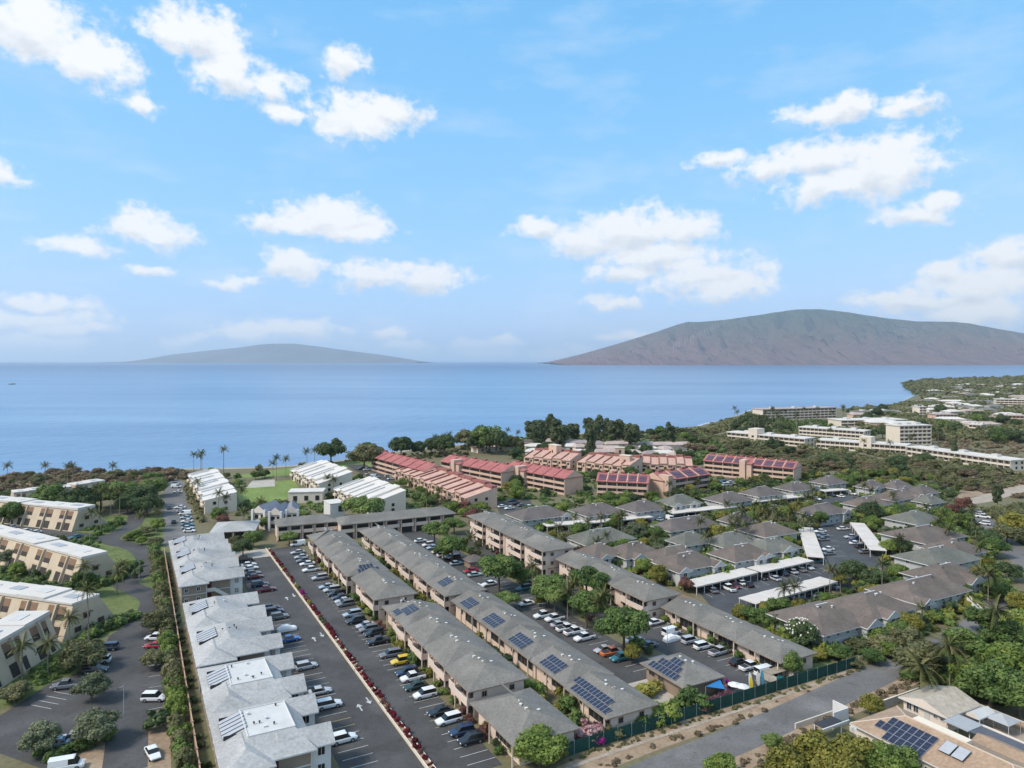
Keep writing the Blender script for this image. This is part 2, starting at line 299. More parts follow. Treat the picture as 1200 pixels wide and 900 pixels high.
c_=Vector((300,100,0)); sp_=[]
for i_ in range(3,len(coast)-2):
    a_=P(*coast[i_]); b_=P(*coast[i_+1])
    for k_ in range(4):
        p_=a_.lerp(b_,k_/4); sp_.append(p_+(p_-c_).normalized()*(11+3*math.sin(i_*2.1+k_*1.7)))
strip('surf',sp_,3.2,-1.95,mat('sea_foam',(.30,.42,.52),.8,.1,.06,col2=(.62,.66,.68)),kp=False)
def fbm(x,y,seed,octv=5):
    out=np.zeros_like(x); a=1; f=1; rs=np.random.RandomState(seed)
    for _ in range(octv):
        G_=rs.rand(64,64); X=x*f; Y=y*f; i=np.floor(X).astype(int); j=np.floor(Y).astype(int); tx=X-i; ty=Y-j; tx=tx*tx*(3-2*tx); ty=ty*ty*(3-2*ty)
        g_=lambda p,q:G_[p%64,q%64]
        out+=a*((g_(i,j)*(1-tx)+g_(i+1,j)*tx)*(1-ty)+(g_(i,j+1)*(1-tx)+g_(i+1,j+1)*tx)*ty-.5); a*=.5; f*=2.03
    return out
def mountain(name,prof,yr,y0,y1,m,seed,gully,nx=420,ny=120):
    us=np.array([p[0] for p in prof]); vs_=np.array([p[1] for p in prof]); xr=(us-CX)/F*yr; hr=(CY-vs_)/F*yr+H
    X=np.linspace(xr[0],xr[-1],nx); Y=np.linspace(y0,y1,ny); XX,YY=np.meshgrid(X,Y)
    # ridge profile holds in bearing, slope in depth
    ridge=np.interp(XX*yr/YY*.9+XX*.1,xr,hr); t=(YY-y0)/(yr-y0); s=np.where(t<1,np.clip(t,0,1)**1.15,np.clip(1-(t-1)/((y1-yr)/(yr-y0)),0,1)**.8)
    wob=fbm(XX/yr*8,YY/yr*14+9,seed+2)*.6; g1=fbm((XX/yr+wob*.05)*110,YY/yr*14,seed); g2=np.abs(fbm((XX/yr+wob*.06)*52,YY/yr*5+3,seed+1))
    Z=ridge*s*(1-gully*np.clip(g2*1.6,0,1)*np.sin(np.clip(t,0,1)**1.3*math.pi))+ridge*gully*.30*g1*np.clip(s*(1-s)*4,0,1)
    Z=np.maximum(Z,0)-3; V=np.stack([XX,YY,Z],-1).reshape(-1,3)
    idx=np.arange(nx*ny).reshape(ny,nx); Q=np.stack([idx[:-1,:-1],idx[:-1,1:],idx[1:,1:],idx[1:,:-1]],-1).reshape(-1,4)
    me=bpy.data.meshes.new(name); me.from_pydata(V.tolist(),[],Q.tolist()); me.materials.append(m); me.polygons.foreach_set('use_smooth',[True]*len(me.polygons))
    return tag(put(me,name),kind='structure')
def mountain_mat():
    m=bpy.data.materials.new('mountain_slope'); m.use_nodes=True; N=m.node_tree.nodes; L=m.node_tree.links; b=N['Principled BSDF']; b.inputs['Roughness'].default_value=1; b.inputs['Specular IOR Level'].default_value=0
    g=N.new('ShaderNodeNewGeometry'); s=N.new('ShaderNodeSeparateXYZ'); L.new(g.outputs['Position'],s.inputs[0])
    n=N.new('ShaderNodeTexNoise'); n.inputs['Scale'].default_value=.0011; n.inputs['Detail'].default_value=8; n.inputs['Roughness'].default_value=.65; L.new(g.outputs['Position'],n.inputs['Vector'])
    a=N.new('ShaderNodeMath'); a.operation='MULTIPLY_ADD'; L.new(n.outputs['Fac'],a.inputs[0]); a.inputs[1].default_value=900; L.new(s.outputs[2],a.inputs[2])
    r=N.new('ShaderNodeMapRange'); L.new(a.outputs[0],r.inputs[0]); r.inputs[1].default_value=350; r.inputs[2].default_value=1500
    c=N.new('ShaderNodeValToRGB'); L.new(r.outputs[0],c.inputs[0]); e=c.color_ramp.elements; e[0].color=(.21,.13,.125,1); e[1].color=(.065,.08,.05,1); k=e.new(.45); k.color=(.15,.10,.082,1)
    bn=N.new('ShaderNodeTexNoise'); bn.inputs['Scale'].default_value=.0016; bn.inputs['Detail'].default_value=7; bn.inputs['Roughness'].default_value=.6; mp=N.new('ShaderNodeMapping'); L.new(g.outputs['Position'],mp.inputs[0]); mp.inputs['Scale'].default_value=(2.2,.5,1); L.new(mp.outputs[0],bn.inputs['Vector']); bp=N.new('ShaderNodeBump'); bp.inputs['Strength'].default_value=1; bp.inputs['Distance'].default_value=420; L.new(bn.outputs['Fac'],bp.inputs['Height']); L.new(bp.outputs[0],b.inputs['Normal'])
    L.new(c.outputs[0],b.inputs['Base Color']); return m
mm=mountain_mat()
mountain('mountain',[(640,424.5),(652,421.8),(664,419),(680,415),(705,408),(735,399),(770,388),(795,379.5),(808,376),(815,377),(850,374),(885,369),(925,363),(940,361.5),(960,361.5),(985,364),(1010,368),(1045,373),(1075,376),(1115,376.5),(1135,378),(1165,384),(1200,390),(1260,384),(1400,375),(1700,400),(2200,420)],17000,11300,24000,mm,3,.8)
mountain('island',[(150,423.5),(172,420.5),(200,415.5),(240,411),(280,407),(305,403.5),(320,402.5),(345,402.5),(375,406),(410,411),(450,416),(478,420.5),(495,423.5)],24000,21500,28000,mat('hazy_island_slope',(.11,.12,.14),1,.2,.0008),5,.15,160,50)  # blue-grey base colour carries part of the distance haze
# ------------------------------------------------------------------ paved ground
sheet('parking_lot',gp((107,30.3),(107,42.4),(252,42.4),(252,30.3)),.02,m_asph)
sheet('concrete_apron',gp((252.1,32),(252.1,42.4),(263,42.4),(263,32)),.02,m_conc)
sheet('parking_lot',gp((104,43.9),(104,54.0),(262,54.0),(262,43.9)),.02,m_asph)
sheet('parking_lot',gp((118,87),(118,101.5),(262,101.5),(262,87)),.02,m_asph)
sheet('parking_lot',gp((102.5,106.5),(102.5,119.5),(250,119.5),(250,106.5)),.02,m_asph)
sheet('access_drive',gp((118.1,101.6),(118.1,106.4),(126,106.4),(126,101.6)),.02,m_conc)
sheet('concrete_apron',gp((108,88.2),(108,98),(117.9,101.4),(117.9,88.2)),.022,m_conc)
sheet('parking_lot',pp((815,690),(843,722),(905,716),(1000,690),(985,660),(955,655)),.02,m_asph_blue)
sheet('parking_lot',pp((952,621),(968,668),(1038,665),(1005,616),(975,613)),.024,m_asph_blue)
sheet('parking_lot',pp((640,622),(645,630),(790,614),(880,604),(872,596),(780,606)),.02,m_asph_blue)
sheet('parking_lot',pp((880,600),(960,592),(1010,586),(1005,578),(955,586)),.02,m_asph_blue)
sheet('parking_lot',pp((580,588),(586,603),(625,598),(622,586)),.02,m_asph)
sheet('parking_lot',pp((826,562),(830,572),(870,570),(868,560)),.02,m_asph)
sheet('parking_lot',pp((404,545),(452,570),(470,566),(428,544)),.02,m_asph)
sheet('parking_lot',pp((192,640),(232,636),(217,566),(204,560),(192,568)),.02,m_asph_old)
sheet('parking_lot',pp((-30,872),(-5,842),(60,800),(112,782),(128,745),(145,735),(196,740),(199,830),(160,836),(152,845),(98,860),(90,880),(60,905)),.02,m_asph)
sheet('dirt_yard',pp((60,905),(100,880),(140,868),(156,846),(199,848),(201,905)),.016,m_dirt)
sheet('parking_lot',pp((0,628),(4,614),(60,620),(130,628),(118,634),(50,632)),.02,m_asph)
strip('driveway',pp((146,905),(150,850),(153,800),(152,760),(160,735),(175,717),(179,702),(160,691),(147,684.5),(160,675),(172,662),(169,649),(155,640.5),(135,636),(129,631),(140,624),(152,618),(159,609),(158,602),(138,600)),6.6,.03,m_asph)
road=strip('road',[G(80,40),G(88,60),G(90.5,75),G(91.5,92),G(92.8,106),G(95,125),G(96.8,142),G(98.5,158),G(100.5,176),G(104,192),G(112,214)],7.2,.02,m_asph_old)
strip('dirt_shoulder',[G(95,52),G(97,66),G(98.2,80),G(98.6,100),G(99.2,120),G(101,140)],5.4,.012,m_dirt,kp=False)
strip('dirt_shoulder',[G(82,70),G(86.5,90),G(88,104),G(90,120),G(92,140),G(94.5,152)],4.6,.008,m_dirt,kp=False)
strip('concrete_gutter',[G(97.2,52),G(98.4,70),G(98.8,90),G(99.4,115),G(100.6,136)],.8,.05,m_path,kp=False)
strip('side_road',pp((1108,588),(1135,597),(1152,610),(1166,622),(1182,640),(1215,672)),8,.016,m_asph_old)
strip('street',pp((1090,586),(1135,588),(1170,580),(1200,572),(1260,562)),9,.012,m_path)
sheet('bare_ground',pp((1115,586),(1205,572),(1205,560),(1160,564),(1125,575)),.006,m_dirt,kp=False)
sheet('bare_ground',pp((1172,625),(1200,645),(1215,690),(1190,668)),.008,m_dirt,kp=False)
sheet('dry_verge',pp((1040,800),(1095,760),(1135,725),(1165,705),(1165,730),(1110,775)),.006,m_dirt,kp=False)
sheet('bare_ground',pp((1085,835),(1135,820),(1205,850),(1205,870)),.01,m_path,kp=False)
sheet('lawn',pp((268,558),(330,549.5),(420,540),(468,530),(470,536),(440,548),(400,547),(345,556),(300,560)),.006,m_golf)
sheet('lawn',pp((282,590),(276,575),(300,566),(345,562),(352,575),(330,588)),.006,m_golf)
sheet('lawn',pp((-20,600),(120,604),(190,603),(196,640),(198,700),(199,738),(150,732),(120,748),(100,790),(-20,840)),.004,m_grass,kp=False)
sheet('pool_deck',pp((288,572),(296,563),(322,562),(322,570)),.012,m_conc)
sheet('lawn',pp((66,800),(112,778),(118,745),(152,724),(160,734),(140,735),(126,742),(110,780),(62,800)),.008,m_grass,kp=False)
sheet('lawn',pp((155,690),(180,676),(190,690),(186,700)),.008,m_grass,kp=False)
sheet('lawn',pp((118,628),(160,608),(185,606),(190,618),(150,622)),.008,m_grass,kp=False)
sheet('lawn',pp((0,842),(55,800),(60,802),(20,840)),.008,m_grass,kp=False)
sheet('lawn',gp((102.5,124),(102.5,136),(112,136),(112,124)),.01,m_grass,kp=False)
sheet('lawn',pp((700,590),(735,574),(760,585),(700,600)),.006,m_golf,kp=False)
# painted bay lines, kerb stops and arrows: pieces of the lots
_ln={}
def line(parent,p,q,w=.13,z=.026,m=m_paint):
    p=Vector(p);q=Vector(q);d=q-p;L_=round(d.length,1)
    k=(L_,w,m.name)
    if k not in _ln: _ln[k]=MB().poly([(0,-w/2,0),(L_,-w/2,0),(L_,w/2,0),(0,w/2,0)]).mesh('painted_line',[m])
    return put(_ln[k],'painted_line',parent,(p.x,p.y,z),(0,0,math.atan2(d.y,d.x)))
lots=[o for o in bpy.data.objects if o.name.startswith('parking_lot')]
for i in range(33):
    a=112+i*2.72
    if a<200: line(lots[0],G(a,31.2),G(a,36.4),m=m_ypaint if i in (6,7,16,17) else m_paint)
for i in range(48):
    a=106.5+i*2.72
    if not 142<a<146: line(lots[1],G(a,48.8),G(a,53.9),m=m_ypaint if i in(5,6,13) else m_paint)
for i in range(40): line(lots[3],G(104+i*2.72,114.2),G(104+i*2.72,119.3))
for i in range(32): line(lots[2],G(122+i*2.72,94.6),G(122+i*2.72,99.8))
for i in range(13): line(lots[4],P(835,700)+(P(985,668)-P(835,700))*(i/12),P(835,700)+(P(985,668)-P(835,700))*(i/12)+Vector((-1.6,4.2,0)))
for k,(x0,x1) in enumerate(((958,640),(1003,640))):
    for i in range(6): p=P(x0+i*3.2,622+i*6); line(lots[5],p,p+Vector((5,.2,0)),z=.03)
pl=[o for o in lots if o.name=='parking_lot.009'][0]
for i in range(8):
    p=P(168,742+i*13); line(pl,p,P(193,740+i*12.6),z=.026)
for i in range(6): p=P(36+i*9,826-i*5.2); line(pl,p,p+Vector((5,-1.6,0)),z=.026)
def arrow(a,b,s=1):
    mb=MB(); mb.poly([(-.12,-1.2,0),(.12,-1.2,0),(.12,.3,0),(-.12,.3,0)]); mb.poly([(-.5,.3,0),(.5,.3,0),(0,1.3,0)])
    put(mb.mesh('painted_arrow',[m_paint]),'painted_arrow',lots[0],tuple(G(a,b,.026)),(0,0,TH+(math.pi if s<0 else 0)),(1.2,1.2,1))
for a in(134,172,205): arrow(a,39.0,1); arrow(a+2,41.2,-1)
def haze():
    m=bpy.data.materials.new('haze_air'); m.use_nodes=True; N=m.node_tree.nodes; N.clear(); o=N.new('ShaderNodeOutputMaterial'); v=N.new('ShaderNodeVolumePrincipled')
    v.inputs['Color'].default_value=(.84,.94,.99,1); v.inputs['Density'].default_value=HAZE; v.inputs['Anisotropy'].default_value=.3
    m.node_tree.links.new(v.outputs[0],o.inputs['Volume']); pass
    tag(part(MB().box(-95000,95000,-1500,85000,-5,1500),'haze',m),kind='stuff')
HAZE=3.2e-5
haze()
# ------------------------------------------------------------------ shared building materials and small parts
m_roof=mat('grey_shingle',(.178,.168,.150),.95,.13,.25,fine=2.2,bump=.2)
m_roofd=mat('grey_green_shingle',(.145,.145,.125),.95,.13,.2,fine=2.2,bump=.2)
m_roofb=mat('brown_shingle',(.14,.115,.10),.95,.16,.22,fine=2.0,bump=.2)
m_roofp=mat('plum_shingle',(.13,.112,.105),.95,.16,.22,fine=2.0,bump=.2)
m_roofl=mat('pale_grey_shingle',(.375,.372,.362),.95,.07,.25,fine=2.2,bump=.15)
m_membrane=mat('white_membrane',(.55,.545,.525),.8,.08,.4)
m_red=mat('red_tile',(.35,.125,.118),.85,.2,.3,fine=1.6)
m_reddk=mat('dark_red_tile',(.26,.105,.09),.85,.2,.3,fine=1.6)
m_rtan=mat('tan_tile',(.50,.32,.255),.85,.12,.3,fine=1.6)
m_roofpink=mat('faded_pink_roof',(.42,.33,.30),.9,.15,.2,fine=1.4)
m_roofw=mat('white_flat_roof',(.60,.56,.51),.8,.08,.2)
m_pink=mat('blush_stucco',(.66,.53,.44),.9,.08,.4)
m_tan=mat('tan_stucco',(.58,.415,.32),.9,.09,.3)
m_beige=mat('beige_stucco',(.52,.425,.31),.9,.09,.3)
m_brown=mat('brown_siding',(.27,.205,.155),.9,.1,.5)
m_taupe=mat('taupe_siding',(.30,.245,.19),.9,.08,.5)
m_white=mat('white_trim',(.62,.61,.59),.7,.05,.6)
m_cream=mat('cream_wall',(.66,.58,.48),.85,.07,.4)
m_bluegrey=mat('blue_grey_siding',(.44,.45,.45),.85,.07,.4)
m_paleg=mat('pale_grey_siding',(.52,.52,.50),.85,.07,.4)
m_glass=mat('dark_glass',(.025,.03,.035),.12,0,spec=.5)
m_shade=mat('recess_dark',(.05,.042,.038),.8,.2,.6)  # dark of shaded recesses put into the colour; also dark window frames
m_wood=mat('wood_louvre',(.22,.135,.085),.8,.15,.6)
m_door=mat('maroon_door',(.10,.02,.022),.6,0)
m_metal=mat('grey_metal',(.36,.37,.38),.45,.06,1)
m_fence=mat('tan_fence',(.47,.33,.23),.9,.14,.4)
m_solar=mat('solar_cell',(.022,.028,.052),.35,.12,1.2,spec=.3)
m_frame=mat('panel_frame',(.26,.28,.32),.5,0)
m_coll=mat('collector_glass',(.40,.41,.43),.35,.08,1)
m_dark=mat('dark_fitting',(.04,.04,.045),.6,0)
_win={}
def window(parent,loc,rz,w=1.2,h=1.3,fr=m_white,gl=m_glass,name='window'):
    k=(w,h,fr.name,gl.name)                                    # faces local -y; a frame ring proud of a pane
    if k not in _win:
        mb=MB(); t=.12
        for b in((-w/2,w/2,0,t),(-w/2,w/2,h-t,h),(-w/2,-w/2+t,t,h-t),(w/2-t,w/2,t,h-t)): mb.box(b[0],b[1],-.09,.03,b[2],b[3],0)
        mb.box(-w/2+t,w/2-t,-.03,.02,t,h-t,1); mb.box(-.03,.03,-.06,-.03,t,h-t,0); _win[k]=mb.mesh(name,[fr,gl])
    return put(_win[k],name,parent,loc,(0,0,rz))
_pan={}
def panel(parent,loc,rot,w=1.0,l=1.62,kind='pv'):
    k=(w,l,kind)
    if k not in _pan:
        mb=MB(); mb.box(-w/2,w/2,-l/2,l/2,0,.05,1)
        if kind=='pv': 
            for i in(0,1): mb.box(-w/2+.05,w/2-.05,-l/2+.05+i*(l/2-.02),-l/2+.03+(i+1)*(l/2-.02),.05,.056,0)
        else: mb.box(-w/2+.04,w/2-.04,-l/2+.04,l/2-.04,.05,.056,0)
        _pan[k]=mb.mesh('solar_panel',[m_solar if kind=='pv' else m_coll,m_frame if kind=='pv' else m_dark])
    return put(_pan[k],'solar_panel' if kind=='pv' else 'solar_collector',parent,loc,rot)
def slope_frame(x0,x1,y0,y1,ze,zr,h0,face):
    """origin, along-eave unit, up-slope unit, normal for a face of a ridge-along-y roof"""
    xm=(x0+x1)/2
    if face=='l': o=Vector((x0,y0,ze)); e=Vector((0,1,0)); u=Vector((xm-x0,0,zr-ze)).normalized(); n=Vector((-u.z,0,u.x))
    elif face=='r': o=Vector((x1,y0,ze)); e=Vector((0,1,0)); u=Vector((xm-x1,0,zr-ze)).normalized(); n=Vector((u.z,0,-u.x)); n=n if n.z>0 else -n
    else: o=Vector((x0,y0,ze)); e=Vector((1,0,0)); u=Vector((0,h0,zr-ze)).normalized(); n=Vector((0,-u.z,u.y))
    return o,e,u,n
def array(parent,frame,spots,w=1.0,l=1.62,kind='pv',off=.12):
    o,e,u,n=frame; s=1 if e.cross(u).dot(n)>0 else -1
    for (p,q) in spots:
        c=o+e*p+u*q+n*off; M=Matrix((e*s,u,n)).transposed(); panel(parent,c,M.to_euler(),w,l,kind)
_vent={}
def vent(parent,loc,k=0):
    if k not in _vent:
        mb=MB()
        if k==0: mb.tube([(0,0,-.3),(0,0,.35)],[.22,.22],7,0); mb.tube([(0,0,.35),(0,0,.5),(0,0,.6)],[.42,.42,.1],8,0)
        elif k==1: mb.box(-.35,.35,-.25,.25,-.3,.28,0); mb.box(-.42,.42,-.32,.32,.28,.36,0)
        else: mb.tube([(0,0,-.3),(0,0,.5)],[.1,.1],6,1); mb.box(-.2,.2,-.2,.2,.3,.55,1)
        _vent[k]=mb.mesh('roof_vent',[m_white,m_dark])
    return put(_vent[k],'roof_vent',parent,loc,(0,0,0),(.7,.7,.8))

# ------------------------------------------------------------------ grey-roofed apartment rows on the street grid
_bal={}
def balcony_mesh(w,depth,m,h=1.05):
    k=(round(w,2),depth,m.name,h)
    if k not in _bal:
        mb=MB(); mb.box(-depth,-depth+.14,0,w,-.25,h,0); mb.box(-depth+.14,0,0,.14,-.25,h,0); mb.box(-depth+.14,0,w-.14,w,-.25,h,0); mb.box(-depth+.14,0,.14,w-.14,-.2,0,0); mb.box(-depth-.03,-depth+.17,-.03,w+.03,h,h+.06,1); _bal[k]=mb.mesh('balcony',[m,m_white])
    return _bal[k]
_glz={}
def dark_bay(parent,x,y,z,w,h,name='sliding_door'):
    k=(round(w,2),h)
    if k not in _glz:
        mb=MB(); mb.box(-.05,.02,0,w,0,h,1)
        n=max(2,int(w/1.3)); 
        for i in range(n+1): mb.box(-.1,-.05,i*(w-.08)/n,i*(w-.08)/n+.08,0,h,0)
        mb.box(-.1,-.05,.08,w-.08,h-.08,h,0); _glz[k]=mb.mesh(name,[m_brown,m_glass])
    return put(_glz[k],name,parent,(x,y,z))
def condo_row(label,a0,a1,b0,b1,n,st,zstep=.3,rise=2.1,hip_far=False,roofm=None,solar=None,group='grey-roofed apartment rows',base=0,over=.8,facade=True):
    roofm=roofm or m_roof
    W=b1-b0; L=(a1-a0)/n; t=thing('apartment_building',label,'apartment block',G(a0,b0),TH,group); keep_obj(t,-1,W+.5,-1,a1-a0+1)
    fl=2.7
    for k in range(n):
        y0=k*L; y1=y0+L; ze=base+st*fl+.15+k*zstep; jx=.35 if k%2 else 0
        w=MB(); w.box(1.5+jx,W-over,y0+(over if k==0 else 0),y1-(over if k==n-1 and hip_far else .02),0,ze-.15,0); part(w,'wall',[m_pink if k<n else m_brown],t)
        r=MB(); h0=(W/2)*.9; r.roof(jx*.4,W+jx*.4,y0-(0 if k==0 else .0),y1+(.25 if k<n-1 else 0),ze,ze+rise,h0,(W/2*.9 if (k==n-1 and hip_far) else 0)); ro=part(r,'roof',[roofm,m_brown,m_brown],t)
        # ridge cap
        part(MB().box(W/2+jx*.4-.18,W/2+jx*.4+.18,y0+h0,y1-.2,ze+rise-.07,ze+rise+.05),'ridge_cap',[m_roofd],ro)
        for q in range(3): vent(ro,(W/2+jx*.4+rnd.uniform(-.9,.4),y0+h0+.8+q*1.5,ze+rise-.25),(1,0,1)[q])
        vent(ro,(W/2+1.6,y0+h0+rnd.uniform(0,2),ze+rise-.7),1)
        if not facade: continue
        bw=L*.5
        for s in range(st):
            z=base+s*fl+.05
            if s>0:
                put(balcony_mesh(bw,1.45,m_pink),'balcony',t,(1.5+jx,y0+.9,z)); put(balcony_mesh(L*.24,1.15,m_pink,1.2),'balcony',t,(1.5+jx,y0+.9+bw+.5,z))
            dark_bay(t,1.5+jx,y0+1.1,z+.02,bw-.4,2.15); window(t,(1.5+jx,y0+1.4+bw+L*.12,z+1.0 if s else z+.8),-math.pi/2,1.5,1.25,m_brown)
        for yy in (y0+.95,y0+.9+bw-.15): part(MB().box(.12+jx,.34+jx,yy-.1,yy+.12,0,ze-.23),'post',[m_pink],t)
    # near end wall detail
    part(MB().box(1.9,W-over-.4,over-.06,over,base+fl-.18,base+fl+.05),'belly_band',[m_brown],t)
    for s in range(st):
        for xx in (3.6,W-3.4): window(t,(xx,over,base+s*fl+.95),0,1.1,1.1,m_brown)
    return t,W,L
def roof_of(t,k): return [c for c in t.children if c.name.startswith('roof')][k]
def roof_faces(k,L,W,st,zstep,rise,base=0):
    ze=base+st*2.7+.15+k*zstep; jx=(.35 if k%2 else 0)*.4; return (jx,W+jx,k*L,k*L+L,ze,ze+rise,W/2*.9)
# row beside the flower hedge
condo_row('low grey-roofed end unit of the row beside the flower hedge, at the green fence',101.5,118.6,54.8,67.6,1,1,0,2.2,True,base=1.0)
t,W,L=condo_row('grey-roofed row of four stepped units beside the flower hedge',119,165.2,54.8,67.6,4,2,.12)
fr=slope_frame(*roof_faces(3,L,W,2,.12,2.1),'l'); array(roof_of(t,3),fr,[(5.5+i*1.05,3.2+j*1.7) for i in range(4) for j in range(2)]+[(8+i*1.05,1.5) for i in range(3)])
condo_row('low link roof between two grey apartment blocks by the flower hedge',165.8,175.4,56.5,67.0,1,1,0,1.4,True,base=1.2)
condo_row('short two-storey grey-roofed block between the stepped rows by the flower hedge',176,197.5,54.8,66.6,1,2,.1,2.1)
t,W,L=condo_row('far grey-roofed row with five pairs of windows beside the flower hedge',199,251,54.2,66.8,5,2,.12,2.1,True)
fr=slope_frame(*roof_faces(0,L,W,2,.12,2.1),'n'); array(roof_of(t,0),fr,[(4.0+i*1.05,1.6) for i in range(6)]+[(4.8+i*1.05,3.4) for i in range(4)])
# solar row
t,W,L=condo_row('grey-roofed row covered with four arrays of solar panels',101.5,169.5,73.0,84.6,5,1,.15,1.9,base=1.2)
for k,n,r0 in ((0,13,1.0),(1,6,4.8),(2,6,4.6),(3,6,4.4),(4,5,4.4)):
    fr=slope_frame(*roof_faces(k,L,W,1,.15,1.9,1.2),'l'); array(roof_of(t,k),fr,[(r0+1.5*(k==0)*j+.6+i*1.03,1.25+j*1.75+(.3 if k else 0)) for i in range(n if k else 11) for j in range(2)])
t,W,L=condo_row('long two-storey grey-roofed row behind the solar-panel row',170.2,249,71.8,83.8,6,2,.1,2.0,True)
fr=slope_frame(*roof_faces(0,L,W,2,.1,2.0),'l'); array(roof_of(t,0),fr,[(6.2+i*1.03,2.6+j*1.7) for i in range(4) for j in range(2)])
# row along the carports
condo_row('one-storey grey-roofed row with open lanais behind the white vans and pickups',104.5,142.5,119.2,130.6,3,1,.1,1.7,base=.55)
condo_row('two-storey blush grey-roofed row behind the umbrella trees',143,186,114.6,126.6,3,2,.15,1.9)
condo_row('three-storey blush apartment block with rows of balconies and grey roof',186.6,243,110.8,123,4,3,.1,1.9,True)
# cross blocks
def cross_row(label,A,B,W,n,st,base=0,group='grey-roofed apartment rows'):
    """row whose balcony side runs from A to B (left to right as seen from the drone)"""
    A=Vector((A[0],A[1],0)); B=Vector((B[0],B[1],0)); d=B-A; Ln=d.length; rz=math.atan2(d.y,d.x)
    t=thing('apartment_building',label,'apartment block',A,rz,group); keep_obj(t,-1,Ln+1,-1.5,W+.5); ze=base+st*2.7+.15
    part(MB().box(.6,Ln-.6,0,W-.6,0,ze-.2),'wall',[m_pink],t); part(MB().roof(0,Ln,-1.6,W,ze,ze+1.9,W*.45,W*.45,axis='x'),'roof',[m_roof,m_brown,m_brown],t)
    u=Ln/n
    for k in range(n):
        for s in range(st):
            bw=u*.82
            if s: 
                mb=MB(); mb.box(k*u+.5,k*u+.5+bw,-1.4,-1.26,-.25,1.05,0); mb.box(k*u+.5,k*u+.5+bw,-1.26,0,-.2,0,0); o=part(mb,'balcony',[m_pink],t); o.location.z=base+s*2.7
            mb=MB(); mb.box(k*u+.8,k*u+.2+bw,-.06,.02,.05,2.15,0); o=part(mb,'sliding_door',[m_glass],t); o.location.z=base+s*2.7
            part(MB().box(k*u+.05,k*u+.3,-1.4,0,base+s*2.7,base+s*2.7+2.5),'party_wall',[m_pink],t)
    return t
cross_row('two-storey grey-roofed block set crosswise behind the umbrella-shaped tree',P(398,632)[:2],P(534,617)[:2],12,8,2)
cross_row('shorter two-storey grey-roofed block crosswise at the end of the flower hedge',P(324,634)[:2],P(396,627)[:2],11,5,2)
# pavilion with the solar roof and blue sail
def pavilion():
    t=thing('laundry_pavilion','small hip-roofed pavilion with solar panels beside the green fence','pavilion',G(105.6,93.8),TH); keep_obj(t,0,11.5,0,14)
    W_,L_=11,13.2; ze=3.3
    part(MB().box(1,W_-1,1,L_-1,0,ze-.2),'wall',[m_brown],t); ro=part(MB().roof(0,W_,0,L_,ze,ze+2.2,5,5),'roof',[m_roof,m_brown,m_brown],t)
    for y in (7.6,10.4): window(t,(1.0,y,1.4),-math.pi/2,1.9,1.0,m_brown)
    part(MB().box(2,3.1,.9,1.0,.0,2.1),'door',[m_dark],t)
    array(ro,slope_frame(0,W_,0,L_,ze,ze+2.2,5,'l'),[(3.2+i*1.05,1.2+j*1.75) for i in range(8) for j in range(2) if not(j==1 and i in(0,7))]+[(5.4+i*1.05,4.6) for i in range(3)])
    for x,y in((5.6,5.5),(5.9,7.5),(6.5,4.4)): vent(ro,(x,y,ze+1.9),0)
    s=MB(); s.poly([(5.6,-.2,2.5),(8.6,-2.4,2.2),(9.6,0.1,2.9)]); s.poly([(9.6,0.1,2.88),(8.6,-2.4,2.18),(5.6,-.2,2.48)])
    o=put(s.mesh('shade_sail',[mat('blue_sail',(.025,.17,.42),.6,0)]),'shade_sail',None,t.location,(0,0,TH)); tag(o,'bright blue triangular shade sail at the pavilion end','shade sail')
    for x,y,z in((8.6,-2.5,2.25),(5.5,-.3,2.5)): part(MB().tube([(x,y,0),(x,y,z)],[.05,.05],6),'pole',[m_metal],o)
pavilion()

